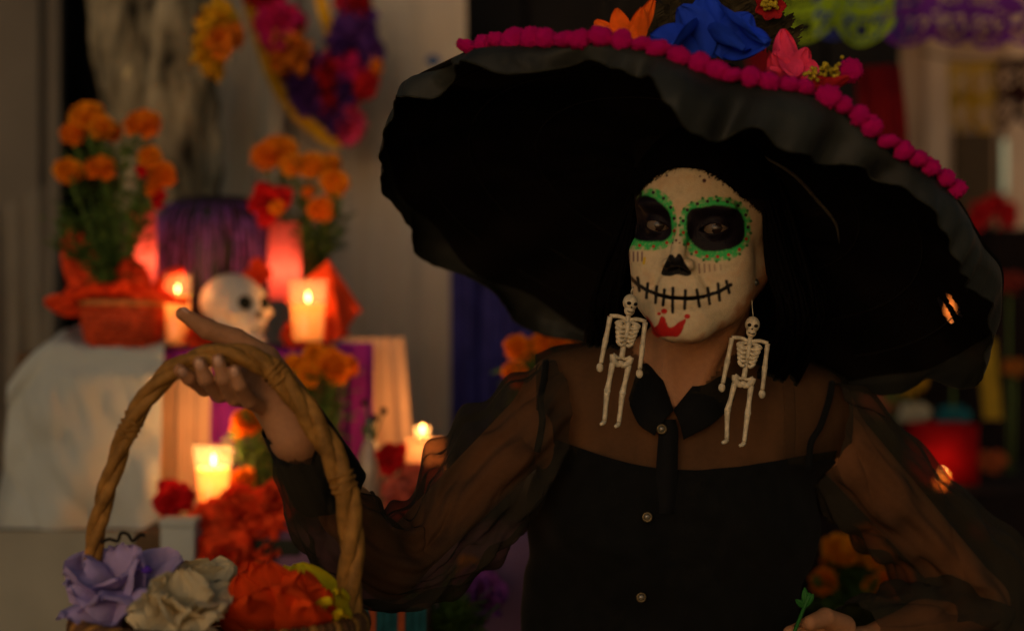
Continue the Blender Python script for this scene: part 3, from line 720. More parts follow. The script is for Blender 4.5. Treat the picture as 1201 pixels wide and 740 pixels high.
_sm = np.array([np.mean([_ln[(i + k) % _N] for k in range(-9, 10)]) for i in range(_N)]); _gr = np.array([_sm[(i + 6) % _N] - _sm[(i - 6) % _N] for i in range(_N)])
_md = np.array([np.mean([_ln[(i + k) % _N] for k in range(-90, 91, 5)]) for i in range(_N)])
def ruffle(u, v):
    """gathered flounce hanging from the rim, bottom edge in waves"""
    th = 2 * math.pi * u; i = int(round(u * _N)) % _N; Ln = _sm[i]; g = (_sm[i] - _md[i]) / .022; gr = _gr[i] / .01; g2 = math.sin(th * 31 + 2 * math.sin(th * 4)); g3 = math.sin(th * 53 + 3 * math.sin(th * 7))
    s = v
    r = rim_r(th) + .007 * math.sin(min(1, s * 2) * math.pi / 2) - Ln * .15 * s ** 1.3 + s * (.016 * g + .012 * gr) + s * (.0008 + .0038 * max(0, -math.sin(th))) * (1.1 * g2 + .8 * g3) + .010 * math.sin(s * 3.1) * max(0, g)
    h = rim_h(th) + .004 - Ln * 1.02 * s - .004 * s * (1 - s) * g2
    p = hat(r, th, h); return p + .0030 * s * fb((p[0] * 22, p[1] * 22, p[2] * 22))
V, F = grid(ruffle, 1441, 22); n = len(V)
nrm = V - np.array(hat(0, 0, .0)); nrm /= np.linalg.norm(nrm, axis=1)[:, None]
add('ruffle', (np.vstack([V, V - nrm * .0015]), F + [tuple(i + n for i in f[::-1]) for f in F]), RUFM, hatroot)
add('hem', tube(V[:n].reshape(1441, 22, 3)[::2, 21], .0011, 5, cap=False), M('frayed hem', (.022, .022, .015), rough=.9, var=.6, scale=90), hatroot)
# ruffle hem and rim wire
add('rim_cord', tube([hat(rim_r(t) - .001, t, rim_h(t) + .004) for t in np.linspace(0, 2 * math.pi, 200)], .0035, 6, cap=False), HATM, hatroot)
# inner ring seam seen under the brim
SEAM = M('dull grey binding', (.085, .078, .058), rough=.7, var=.4, scale=60)
def under(px, py):
    best = None
    for t in np.linspace(R(180), R(380), 101):
        for r in np.linspace(.085, .30, 44):
            p = hat(r, t, brim_h(r) - .004); x, y = px_of(p); d = (x - px) ** 2 + (y - py) ** 2
            if best is None or d < best[0]: best = (d, p)
    return best[1]
cb = [under(*q) for q in ((800, 158), (832, 162), (866, 170), (900, 186), (932, 208), (960, 236), (978, 262), (986, 288))]
add('brim_binding', tube(cb, [.0006, .0016, .0020, .0018, .0024, .0028, .0022, .0006], 6, n=60), SEAM, hatroot)
cb2 = [p + np.array([.0, -.003, .005]) for p in cb]; cc = catmull(cb, 40); c2 = catmull([hat(.105, math.atan2(np.dot(p - HC, hb_), np.dot(p - HC, ha)), brim_h(.105) - .006) for p in cb], 40)
add('inner_band', grid(lambda u, v: cc[int(u * 39)] * (1 - v) + c2[int(u * 39)] * v + hn * (-.012 * math.sin(v * math.pi)), 40, 10), HATM, hatroot)
STL = M('black stitching', (.014, .012, .010), rough=.8)
for rr_ in (.205, .285, .345):
    add('stitch_line', tube([hat(rr_, t, brim_h(rr_) - .0015 + .0006 * math.sin(t * 300)) for t in np.linspace(0, 2 * math.pi, 300)], .0009, 4, cap=False), STL, hatroot)
# headband that sits over the hair
def hband(u, v):
    th = 2 * math.pi * u; c0 = h2w((0, .012, .068)); c1 = np.array(hat(0, 0, .09))
    e = h2w((math.sin(th) * .0835, .012 - math.cos(th) * .1015, .060)); f = hat(.098 , th + math.pi * 1.5 + ROLL * 0, .082)
    f = hat(.099, math.atan2(np.dot(e - HC, hb_), np.dot(e - HC, ha)), brim_h(.099) + .004)
    return e * (1 - v) + f * v
add('headband', grid(hband, 61, 8), HATM, hatroot)
# pompoms
def pom(seed):
    rs = np.random.RandomState(seed); bm = bmesh.new(); bmesh.ops.create_icosphere(bm, subdivisions=4, radius=1)
    V = np.array([v.co[:] for v in bm.verts]); F = [tuple(v.index for v in f.verts) for f in bm.faces]; bm.free()
    k = 1 + .30 * rs.rand(len(V)) ** 2.5 + .10 * np.array([nz(v * 2.1 + seed) for v in V]); return mesh('pompom', V * k[:, None], F)
POMS = [pom(i) for i in range(3)]
for m_ in POMS: m_.materials.append(POMM)
rs = np.random.RandomState(11)
th = R(180)
while th < R(382):
    p = hat(rim_r(th) + .004, th, rim_h(th) + .0085); x, y = px_of(p)
    if x > 546 and x < 1128 and math.sin(th) < -.05 and y < 250:
        inst('pompom', POMS[rs.randint(3)], hatroot, p + rs.uniform(-.0015, .0015, 3), (0, rs.uniform(-.4, .4), rs.uniform(-.6, .6)), (.0108 * rs.uniform(.8, 1.3), .010, .0088 * rs.uniform(.7, 1.25)))
    th += .0205 / HRAD * rs.uniform(.75, 1.2)

# flower and ribbon trimmings on top of the brim -----------------------------
def petal(base, tip, wid, curl, side, cup=.2, nu=14, nv=9, ripple=.04, seed=0, thick=.0006):
    base = np.array(base, float); tip = np.array(tip, float); ax = tip - base; Ln = np.linalg.norm(ax); ax = ax / Ln
    sd = np.array(side, float); sd -= ax * np.dot(sd, ax); sd /= np.linalg.norm(sd); nr = np.cross(ax, sd)
    def f(u, v):
        w_ = wid * (math.sin(math.pi * min(1, u * .92 + .06)) ** .7) * .5
        s = v * 2 - 1
        p = base + ax * Ln * u + sd * w_ * s * (1 - .12 * s * s) + nr * (curl * u * u * Ln + cup * w_ * s * s + ripple * Ln * u * math.sin(s * 7 + seed + 4 * u))
        return p + nr * .03 * Ln * nz((p[0] * 40 + seed, p[1] * 40, p[2] * 40))
    V, F = grid(f, nu, nv); n = len(V); return np.vstack([V, V - nr * thick]), F + [tuple(i + n for i in g[::-1]) for g in F]
def rimtop(px, py):
    """point above the front half of the brim seen at px, py"""
    best = None
    for t in np.linspace(R(190), R(350), 161):
        for r in (.26, .29, .32):
            p = hat(r, t, brim_h(r) + .01); x, y = px_of(p)
            if best is None or abs(x - px) < best[0]: best = (abs(x - px), p, r, t)
    return best[1]
ORP = M('orange felt petal', (.9, .14, .01), rough=.8, var=.2, scale=60, transl=.15)
BLUP = M('blue silk petal', (.012, .050, .52), rough=.8, var=.35, scale=30, bump=.3, streak=(1, 1, .3))
PINP = M('coral pink silk petal', (.85, .05, .14), rough=.7, var=.3, scale=40, transl=.15)
FEAT = M('dark feather', (.035, .026, .012), rough=.9, var=.6, scale=90)
YELB = M('yellow bead filler', (.42, .30, .02), rough=.8, var=.4, scale=80)
REDP = M('deep red silk', (.30, .010, .014), rough=.8, var=.3, scale=60)
def Yp(px, d=.0): return float(rimtop(px, 0)[1]) + d
def flower_at(name, lab, cat, pet, mat, grp=None):
    allp = [A(*q) for p in pet for q in p[:2]]; b = np.mean([A(*p[0]) for p in pet], 0)
    return b
Y0 = Yp(735)
r_ = thing('felt_flower', Vector(A(735, 60, Y0)), 'orange pointed felt flower standing above the hat\'s pompoms', 'fabric flower')
for i, (b, t, wd) in enumerate((((728, 58), (700, 22), .028), ((733, 58), (722, 12), .028), ((738, 58), (770, -2), .022), ((745, 56), (752, 14), .024), ((722, 56), (706, 38), .024))):
    add('petal', petal(A(*b, Y0 + .008 * (i % 2)), A(*t, Y0 - .008 * i), wd, .15, (1, .2 * (-1) ** i, 0), seed=i), ORP, r_)
Y1 = Yp(835) + .01
r_ = thing('silk_flower', Vector(A(835, 80, Y1)), 'large royal blue silk flower with drooping petals on the hat', 'fabric flower')
for i, (b, t, wd, dy) in enumerate((((825, 66), (768, 44), .055, -.02), ((828, 70), (790, 14), .060, -.01), ((832, 68), (832, -14), .056, .0), ((842, 66), (880, 16), .055, -.012), ((850, 62), (908, 58), .050, -.03), ((830, 40), (862, 70), .058, -.035), ((815, 30), (792, 70), .055, -.035), ((845, 10), (885, 66), .04, -.045))):
    add('petal', petal(A(*b, Y1), A(*t, Y1 + dy), wd, .25, (.7, .0, .7 * (-1) ** i), cup=.5, seed=i * 2, nu=18, nv=11, ripple=.05), BLUP, r_)
Y2 = Yp(925)
r_ = thing('silk_flower', Vector(A(930, 100, Y2)), 'coral pink ruffled silk flower at the right of the hat\'s blue flower', 'fabric flower')
for i, (b, t, wd, dy) in enumerate((((930, 104), (922, 34), .034, -.01), ((925, 100), (905, 68), .032, -.02), ((935, 102), (950, 60), .030, -.02), ((915, 98), (900, 86), .03, -.02), ((930, 70), (955, 108), .034, -.03), ((918, 60), (928, 100), .034, -.03))):
    add('petal', petal(A(*b, Y2), A(*t, Y2 + dy), wd, .2, (1, .1, .3 * (-1) ** i), cup=.5, seed=i * 3, ripple=.07), PINP, r_)
# feathers behind the blue flower
r_ = thing('feather_tuft', Vector(A(880, 60, Y1 + .05)), 'tuft of dark brown feathers behind the blue flower on the hat', 'feathers')
rs = np.random.RandomState(2)
for cx, cy, tx, ty in ((775, 50, 765, 8), (790, 50, 785, -8), (880, 60, 862, -10), (890, 60, 885, -12), (900, 62, 905, 0), (905, 66, 922, 20), (912, 72, 932, 34), (895, 60, 912, -6), (872, 50, 852, -16)):
    b = A(cx, cy, Y1 + .05); t = A(tx, ty, Y1 + .05 + rs.uniform(-.02, .02)); ps = [tube([b, (b + t) / 2 + (0, 0, .002), t], [.0012, .001, .0003], 5)]
    for k in range(46):
        u = .15 + .85 * k / 46; q = b * (1 - u) + t * u; s = 1 if k % 2 else -1; ln = .020 * (1 - .5 * u) * rs.uniform(.7, 1.2)
        d = np.array([s * ln, rs.uniform(-.008, .008), ln * .5]); wq = np.array([0, 0, .0016]); ps.append((np.array([q - wq, q + wq, q + d + wq, q + d - wq * .2]), [(0, 1, 2, 3)]))
    add('feather', join(ps), FEAT, r_)
r_ = thing('silk_flower', Vector(A(905, 30, Y1 + .04)), 'small dark red silk flower with yellow centre at the hat\'s top edge', 'fabric flower')
for i in range(7):
    a = i / 7 * 6.28; add('petal', petal(A(903, 8, Y1 + .03), A(903 + 20 * math.cos(a), 8 + 18 * math.sin(a), Y1 + .02), .018, .1, (math.sin(a), 0, math.cos(a)), seed=i), REDP, r_)
add('flower_centre', join([sphere(A(903 + rs.uniform(-9, 9), 5 + rs.uniform(-8, 6), Y1 + .018 + rs.uniform(-.004, .004)), .0028, 1) for _ in range(26)]), YELB, r_, kind='stuff')
Y3 = Yp(975)
r_ = thing('bead_spray', Vector(A(975, 100, Y3)), 'small spray of yellow beads between coral flower and loose magenta pompom', 'hat trim')
add('beads', join([sphere(A(970 + rs.normal() * 12, 84 + rs.normal() * 6, Y3 + rs.uniform(-.012, .012)), .0026, 1) for _ in range(60)]), YELB, r_, kind='stuff')
add('spray_stem', tube([A(970, 108, Y3), A(972, 95, Y3), A(970, 84, Y3)], .0012, 5), FEAT, r_)
for i in range(5): add('petal', petal(A(972, 106, Y3), A(955 + 11 * i, 92, Y3 - .01), .02, .1, (1, 0, .2)), REDP, r_)
pm = bpy.data.objects.new('pompom', POMS[0]); C.objects.link(pm); pm.location = P(998, 83, Y3); pm.scale = (.0115,) * 3
tag(pm, 'single magenta pompom set apart above the rim row beside yellow beads', 'pompom')

# ================================================================== EARRINGS
BONE = M('cream plastic bone', (.53, .44, .29), rough=.5, var=.35, scale=150, bump=.1, spec=.4)
WIRE = M('steel wire', (.3, .28, .22), rough=.3, metal=.9, bump=0)
DARKH = M('dark hollow', (.012, .009, .007), rough=.9, bump=0)
def skeleton(rootp, label, H, tilt, ry, legs):
    """H: head-to-foot height; x right, z down from the top of the skull"""
    r = thing('skeleton_earring', Vector(rootp), label, 'earring', 'skeleton earrings')
    s = H / 142.; Rm = roty(tilt) @ rotz(ry)
    def q(x, z, y=0): return Rm @ np.array([x * s, y * s, -z * s]) 
    def cp(pts, rad, seg=8, n=None): return tube([q(*p) for p in pts], [a * s for a in rad], seg, n=n or (len(pts) * 4))
    def put(name, vf, mat=BONE, par=None):
        return add(name, vf, mat, par or r, world=False)
    sk = put('skull', join([sphere(q(0, 9), 8.6 * s, 3, sc=(.95, 1, 1.05)), sphere(q(0, 17, -1), 6.0 * s, 3, sc=(.95, .9, 1.1))]))
    for x in (-3.4, 3.4): put('eye_socket', sphere(q(x, 10, -7.4), 2.5 * s, 2, sc=(1, .7, .8)), DARKH, sk)
    put('nose_hole', sphere(q(0, 14, -7.0), 1.1 * s, 1), DARKH, sk)
    put('mouth_line', tube([q(-3.5, 18.5, -5.8), q(0, 19.2, -6.6), q(3.5, 18.5, -5.8)], .5 * s, 5, n=6), DARKH, sk)
    put('spine', cp([(0, 20), (0, 36), (0, 50), (0, 68)], [2.6, 3.0, 3.0, 3.0], fn := 8, 24))
    cl = [cp([(-20, 26.5), (-10, 25.5), (0, 27.5), (10, 25.5), (20, 26.5)], [2.3, 2.3, 2.1, 2.3, 2.3])]
    for i in range(5):
        w_ = 12.5 - i * 1.1; z = 31 + i * 4.6
        for sg in (-1, 1): cl.append(cp([(0, z - 1, 0), (sg * w_ * .7, z - .5, -2.5), (sg * w_, z + 2.0, -3.2), (sg * w_ * .55, z + 5.5, -4.5), (sg * 1.5, z + 4.4, -4.8)], [2.0, 2.1, 2.2, 2.1, 1.6], 6, 14))
    cl.append(cp([(0, 30, -4.8), (0, 47, -5)], [3.0, 2.2])); cl.append(cp([(-9.5, 31, -2), (-5, 49, -2)], [4.4, 2.0])); cl.append(cp([(9.5, 31, -2), (5, 49, -2)], [4.4, 2.0]))
    put('ribcage', join(cl))
    pv = [cp([(-10, 66), (-8, 73), (-2, 76), (0, 73), (2, 76), (8, 73), (10, 66)], [3.6, 4.0, 3.2, 3.0, 3.2, 4.0, 3.6]), cp([(-10, 66), (-4, 69), (0, 68), (4, 69), (10, 66)], [2, 1.8, 2, 1.8, 2])]
    put('pelvis', join(pv))
    for sg, hx in ((-1, 1), (1, 1)):
        put('arm', join([cp([(sg * 19.5, 27), (sg * 20, 42), (sg * 20.5, 52)], [2.9, 2.4, 2.9]), cp([(sg * 20.5, 53), (sg * 21.2, 66), (sg * 21.6, 77)], [3.1, 2.4, 2.5]), sphere(q(sg * 22, 82), 4.6 * s, 2, sc=(.85, .6, 1.15)), sphere(q(sg * 20.5, 53), 3.3 * s, 2)]))
        (x0, x1, x2) = legs[0] if sg < 0 else legs[1]
        put('leg', join([cp([(sg * 9, 75), ((sg * 9 + x1) / 2, 92), (x1, 104)], [3.4, 2.6, 3.3], 8, 16), sphere(q(x1, 105), 3.8 * s, 2), cp([(x1, 107), ((x1 + x2) / 2, 122), (x2, 136)], [3.3, 2.5, 2.6], 8, 16), cp([(x2 + .5, 137, 1), (x2 - 1.5, 139.5, -2), (x2 - 4.5, 141, -5)], [2.4, 2.6, 1.8], 8, 8)]))
    return r, s, q, put
SKD = 1.985
e1, s1_, q1, put1 = skeleton(A(741, 345, SKD - .055), 'cream skeleton earring hanging in front of the collar, nearer the basket', L(157, SKD - .055), R(9), R(12), ((-9, -10, -8), (9, 7, 8)))
put1('hook', tube([q1(0, 2), q1(-1, -4), q1(1, -8)], .0006, 5, n=8), WIRE)
e2, s2_, q2, put2 = skeleton(A(884, 371, SKD), 'cream skeleton earring hanging below her visible ear beside the collar', L(153, SKD), R(9), R(-4), ((-9, -12, -8), (9, 10, 11)))
put2('hook', tube([q2(0, 2), q2(-4, -14), q2(-6, -34)], .0006, 5, n=12), WIRE)
put2('stud', join([sphere(q2(-6, -37), 6.2 * s2_, 2, amp=.2, sc=(1, .6, .8)), sphere(q2(-9, -28), 3 * s2_, 1)]), WIRE)

# ================================================================== BASKET
WICK = M('golden wicker', (.27, .125, .026), rough=.6, var=.45, scale=60, bump=.4, bscale=160, streak=(1, 1, 1))
WICK2 = M('dark brown wicker', (.10, .045, .018), rough=.65, var=.5, scale=60, bump=.4)
BY = 1.77
HP = [(101, 742), (104, 690), (110, 640), (119, 598), (131, 556), (147, 512), (168, 472), (196, 440), (232, 421), (270, 415), (305, 424), (334, 449), (362, 486), (388, 530), (405, 575), (412, 625), (411, 680), (408, 745)]
hp = catmull([A(x, y, BY - .015 * math.sin(i / 17 * math.pi)) for i, (x, y) in enumerate(HP)], 220)
hroot = thing('basket', Vector((A(258, 0, BY)[0], BY, .90)), 'round wicker basket with tall twisted handle held by the woman', 'basket')
T, N, B = frames(hp); hrad = np.interp(np.linspace(0, 1, 220), [0, .3, .5, .75, 1], [.0085, .0092, .0105, .0120, .0115])
hs = []
for k in range(3):
    ph = np.linspace(0, 30, 220) + k * 2 * math.pi / 3
    pts = hp + (hrad * .50)[:, None] * (np.cos(ph)[:, None] * N + np.sin(ph)[:, None] * B)
    add('handle_strand', tube(pts, hrad * .66, 16, fn=lambda s, a, k=k: .94 + .15 * abs(math.sin(a * 2 + s * 40 + k)) + .03 * math.sin(s * 300 + a)), WICK, hroot)
for u0 in (.30, .62, .80):                                       # bindings wrapped round the handle
    i0 = int(u0 * 219); wr = []
    for t in np.linspace(0, 1, 60):
        i = i0 + t * 7; j = int(i); a = t * 2 * math.pi * 3.0; wr.append(hp[j] + (hrad[j] * 1.10) * (math.cos(a) * N[j] + math.sin(a) * B[j]))
    add('handle_binding', tube(wr, .0018, 6), WICK, hroot)
RX, RYY = L(163, BY), L(163, BY) * .80; BC = A(258, 736, BY)
def bpt(a, z, k=1): return np.array([BC[0] + RX * k * math.cos(a), BY + .0 + RYY * k * math.sin(a), z])
zr = BC[2]; nst = 34
for i in range(nst):                                              # upright stakes
    a = 2 * math.pi * i / nst
    add('stake', tube([bpt(a, zr - .002, 1.0), bpt(a, zr - .06, .96), bpt(a, zr - .13, .80), bpt(a, zr - .155, .55)], .0032, 5, n=10), WICK2, hroot)
for j in range(11):                                               # weavers
    z = zr - .012 - j * .0125; k = np.interp(zr - z, [0, .06, .13, .155], [1.0, .96, .80, .6])
    pts = [bpt(t, z, k + .022 * math.sin(t * nst / 2 + j * math.pi)) for t in np.linspace(0, 2 * math.pi, 205)]
    add('weaver', tube(pts, .0062, 6, cap=False), WICK2 if j % 3 else WICK, hroot)
for k, m_ in ((0, WICK2), (1, WICK), (2, WICK2)):                 # braided rim
    pts = []
    for t in np.linspace(0, 2 * math.pi, 320):
        ph = t * 26 + k * 2.094; c = bpt(t, zr + .004, 1.0 + .045 * math.cos(ph)); c[2] += .0075 * math.sin(ph); pts.append(c)
    add('rim_strand', tube(pts, .0062, 7, cap=False), m_, hroot)
add('base', lathe([(.0005, 0), (RX * .6, 0), (RX * .58, .006), (.0005, .008)], 40, (BC[0], BY, zr - .165)), WICK2, hroot)

# tissue-paper flowers in the basket
def tissue(root, cen, rad, n, mat, seed, sc=(1, 1, 1), face=(0, -1, .5), pl=1.0, name='petal', crum=.16, nu=12, nv=12, wide=1.25):
    """layers of crumpled paper petals round a centre"""
    rs = np.random.RandomState(seed); f = np.array(face, float); f /= np.linalg.norm(f)
    a1 = np.cross(f, (0, 0, 1)); a1 /= np.linalg.norm(a1); a2 = np.cross(f, a1); cen = np.array(cen, float)
    for i in range(n):
        lay = i / n; a = i * 2.39996 + rs.uniform(-.2, .2); op = .25 + 1.15 * lay        # inner petals stand up, outer fold out
        d = f * math.cos(op) + (a1 * math.cos(a) + a2 * math.sin(a)) * math.sin(op)
        ln = rad * pl * (.72 + .35 * lay) * rs.uniform(.85, 1.12); tip = cen + d * ln * np.array(sc)
        side = np.cross(d, f + .01); wd = rad * wide * rs.uniform(.7, 1.1)
        V, F = petal(cen - f * rad * .25, tip, wd, rs.uniform(-.1, .45), side, cup=rs.uniform(-.4, .8), nu=nu, nv=nv, ripple=.06, seed=rs.uniform(0, 9))
        off = rs.uniform(0, 50, 3)
        k = rad
        nn = len(V) // 2; 
        for q in range(nn):
            p = V[q]; s_ = crum * k
            dsp = np.array([nz(p / k * 3.1 + off), nz(p / k * 3.1 + off + 9), nz(p / k * 3.1 + off + 17)]) * s_ + np.array([nz(p / k * 8 + off), nz(p / k * 8 + off + 5), nz(p / k * 8 + off + 3)]) * s_ * .35
            V[q] += dsp; V[q + nn] += dsp
        add(name, (V, F), mat, root)
LAV = M('lavender tissue paper', (.60, .48, .76), rough=.9, var=.2, scale=30, bump=.35, bscale=200, transl=.55)
CRM = M('cream crepe paper', (.78, .66, .42), rough=.9, var=.2, scale=30, bump=.45, bscale=200, transl=.5)
ORT = M('orange red tissue paper', (.80, .075, .008), rough=.85, var=.25, scale=25, bump=.4, bscale=90, transl=.3)
YLT = M('yellow tissue paper', (.8, .62, .01), rough=.85, var=.2, scale=30, bump=.4, transl=.25)
INKP = M('purple dye', (.06, .02, .28), rough=.8, bump=0)
r_ = thing('paper_flower', Vector(A(140, 735, BY)), 'large crumpled lavender tissue flower at the basket\'s left edge', 'paper flower')
tissue(r_, A(138, 684, BY - .01), L(68, BY), 14, LAV, 3, sc=(1.12, 1, .80), face=(-.15, -.55, .9), crum=.07, wide=1.5)
for dx, dy, rr in ((34, -12, 6), (62, 6, 8), (40, 18, 5)): add('purple_spot', sphere(A(138 + dx, 680 + dy, BY - L(56, BY)), L(rr, BY), 2, amp=.5, fs=3, sc=(1, .3, .8)), INKP, r_)
tag(add('pipe_cleaner', tube([A(x, y, BY - .03) for x, y in ((118, 636), (128, 632), (138, 634), (142, 625), (150, 626), (156, 634), (165, 627), (170, 628))], .0018, 5, n=40), DARKH), 'thin black wiggly wire lying on top of the lavender flower', 'wire')
r_ = thing('paper_flower', Vector(A(212, 740, BY - .03)), 'cream crepe paper flower at the basket\'s front beside the lavender one', 'paper flower')
tissue(r_, A(212, 712, BY - .06), L(58, BY), 13, CRM, 8, sc=(1.1, 1, .72), face=(0, -.6, .8), crum=.10, wide=1.6)
r_ = thing('paper_flower', Vector(A(240, 740, BY + .03)), 'cream crepe paper flower behind the front cream one in the basket', 'paper flower')
tissue(r_, A(238, 685, BY + .02), L(46, BY), 11, CRM, 12, sc=(1.2, 1, .8), face=(0, -.4, .9), crum=.14, wide=1.6)
r_ = thing('paper_flower', Vector(A(325, 740, BY - .02)), 'wide orange red tissue flower in the right half of the basket', 'paper flower')
for i, (b, t, wd, dy) in enumerate((((320, 745), (282, 668), .075, -.03), ((325, 745), (318, 652), .080, -.045), ((335, 745), (352, 664), .075, -.04), ((340, 745), (384, 686), .070, -.03), ((310, 745), (262, 700), .06, -.02), ((330, 745), (336, 680), .08, -.07), ((315, 745), (292, 690), .07, -.07), ((345, 745), (372, 700), .06, -.07), ((320, 740), (306, 668), .06, .0), ((330, 740), (300, 654), .05, -.02))):
    add('petal', petal(A(*b, BY - .02), A(*t, BY - .01 + dy), wd, -.12, (1, .15 * (-1) ** i, .12 * (-1) ** i), cup=.25, seed=i * 1.7, nu=20, nv=18, ripple=.05), ORT, r_)
r_ = thing('paper_flower', Vector(A(375, 745, BY)), 'bright yellow tissue flower tucked behind the orange red one', 'paper flower')
for i, (b, t, wd, dy) in enumerate((((370, 745), (350, 660), .085, .03), ((378, 745), (397, 684), .05, -.03), ((380, 745), (390, 694), .05, -.055), ((372, 745), (330, 666), .06, .04), ((388, 748), (402, 706), .035, -.06))):
    add('petal', petal(A(*b, BY + .02), A(*t, BY + dy), wd, -.1, (1, .1, .1), cup=.2, seed=i * 2.3, nu=16, nv=12), YLT, r_)
# ================================================================== GROUND AND WALLS
STONE = M('worn paving', (.10, .085, .065), rough=.9, var=.35, scale=6, bump=.4, bscale=30)
def struct(name, vf, mat, par=None):
    o = add(name, vf, mat, par); o['kind'] = 'structure'; return o
struct('ground', grid(lambda u, v: (-60 + 120 * u, -40 + 120 * v, 0), 2, 2), STONE)
def cloth(px0, px1, py0, py1, Y, waves, amp, seed=0, nu=90, nv=40, sag=.0, lean=0, nsc=1, top=None, tap=None):
    """hanging cloth between pixel columns, folds run downwards"""
    rs = np.random.RandomState(seed); ph = rs.rand(4) * 6
    def f(u, v):
        x = px0 + (px1 - px0) * u
        if tap: x = tap(x, u, v)
        y = py0 + (py1 - py0) * v + (top(u) * (1 - v) if top else 0)
        p = A(x, y, Y)
        a = u * waves * 2 * math.pi
        p[1] += amp * (.6 * math.sin(a + ph[0] + .7 * math.sin(v * 3 + ph[1])) + .4 * math.sin(a * 2.3 + ph[2] + 1.1 * v)) * (.35 + .65 * v) + lean * v
        p[1] += amp * .8 * fb((p[0] * 6 * nsc + seed, 0, p[2] * 2 * nsc)); p[2] += sag * math.sin(math.pi * u) * -1
        return p
    return grid(f, nu, nv)
CURT = M('beige muslin', (.46, .395, .32), rough=.9, var=.10, scale=4, bump=.3, bscale=400)
WHIT = M('white cotton cloth', (.39, .415, .39), rough=.9, var=.08, scale=6, bump=.2, bscale=300, transl=.12)
GREYP = M('grey painted panel', (.13, .115, .095), rough=.8, var=.2, scale=3, bump=.2)
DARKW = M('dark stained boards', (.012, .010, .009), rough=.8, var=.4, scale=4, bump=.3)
BEIGE = M('ochre plaster', (.42, .29, .20), rough=.95, var=.25, scale=2.5, bump=.3, bscale=30)
INDIGO = M('indigo wool', (.03, .028, .15), rough=.95, var=.3, scale=30, bump=.3)
def flush(t0, t1, Y, px0, px1, py0, py1): return box(tuple(A(px0, py1, Y)[[0]]) + (Y,) + tuple(A(px0, py1, Y)[[2]]), (A(px1, 0, Y)[0], Y + t1, A(0, py0, Y)[2]))
def panel(px0, px1, Y, z0, z1, th=.05): return box((A(px0, 0, Y)[0], Y, z0), (A(px1, 0, Y)[0], Y + th, z1), .004)
tag(add('curtain', cloth(232, 547, -160, 1020, 3.95, 3.2, .022, 1, 140, 30), CURT), 'long plain beige curtain hanging behind the altar and flower garland', 'curtain')
tag(add('curtain', cloth(238, 345, -60, 470, 3.86, .9, .05, 4, 60, 30, tap=lambda x, u, v: 238 + (x - 238) * (1 - .55 * max(0, v - .2))), M('white muslin', (.62, .56, .45), rough=.9, var=.1, scale=5)), 'white cloth swag tied beside the tree trunk, in front of the beige curtain', 'curtain')
w_ = thing('wall', (A(30, 0, 4.6)[0], 4.6, 0), 'dark wooden rear wall of boards behind the altar and hanging clothes', 'wall')
xs_ = np.linspace(-3.2, 1.05, 22)
for i in range(21):
    bb = box((xs_[i] + .006, 4.6 + .006 * (i % 3), 0), (xs_[i + 1] - .006, 4.66, 3.4), .004)
    add('board', bb, DARKW, w_)
add('backing', box((-3.24, 4.665, 0), (1.06, 4.70, 3.4)), DARKW, w_)
add('beam', box((-3.25, 4.60, 3.401), (1.08, 4.74, 3.55), .01), DARKW, w_)
w_ = thing('partition', (A(20, 0, 4.0)[0], 4.0, 0), 'grey panelled partition at the left edge beside the dark gap', 'partition')
add('panel', panel(-140, 46, 4.0, .02, 3.3), GREYP, w_); add('panel', panel(47, 70, 4.03, .02, 3.3, .04), GREYP, w_)
add('panel', panel(-420, -142, 4.0, .02, 3.3), GREYP, w_)
add('skirting', panel(-420, 70, 3.985, .0, .12, .012), GREYP, w_)
# grey draped cloth low on the partition
tag(add('cloth', cloth(-60, 62, 250, 760, 3.7, 2, .05, 6, 50, 40, top=lambda u: 25 - 60 * u), M('grey drape', (.15, .135, .11), rough=.9, var=.15, scale=5)), 'grey drape hanging low on the partition at the left edge', 'drape')

# ================================================================== TREE
BARK = M('pale brown bark', (.20, .17, .11), rough=.95, var=1.0, scale=22, bump=.9, bscale=30, streak=(1, 1, .28))
tr = thing('tree', Vector((A(190, 0, 3.62)[0], 3.62, 0)), 'rough barked tree trunk that forks upward behind the purple fringed pot', 'tree')
def bark(seed, k=1): return lambda s, a: 1 + .17 * k * nz((math.cos(a) * 1.6 + seed, math.sin(a) * 1.6, s * 7)) + .16 * abs(nz((math.cos(a) * 4 + seed, math.sin(a) * 4, s * 14))) + .06 * nz((math.cos(a) * 11, math.sin(a) * 11 + seed, s * 40))
zt = [A(200, y, 3.62) for y in (1160, 800, 500, 260, 140)]; zt[0][2] = 0
zt = [zt[0], zt[1], zt[2], zt[3], zt[4]]
add('trunk', tube(zt, [L(78, 3.62), L(62, 3.62), L(58, 3.62), L(54, 3.62), L(42, 3.62)], 72, n=120, fn=bark(1)), BARK, tr)
add('limb', tube([A(196, 300, 3.60), A(176, 190, 3.60), A(158, 90, 3.60), A(146, 0, 3.62), A(130, -220, 3.7), A(90, -600, 3.9)], [L(40, 3.6), L(47, 3.6), L(44, 3.6), L(38, 3.6), L(30, 3.6), L(20, 3.6)], 64, n=130, fn=bark(5, 1.1)), BARK, tr)
add('limb', tube([A(214, 290, 3.52), A(216, 190, 3.48), A(212, 90, 3.46), A(208, 0, 3.48), A(222, -200, 3.7), A(270, -600, 3.6)], [L(40, 3.6), L(37, 3.6), L(38, 3.6), L(36, 3.6), L(28, 3.6), L(18, 3.6)], 64, n=130, fn=bark(9, 1.1)), BARK, tr)
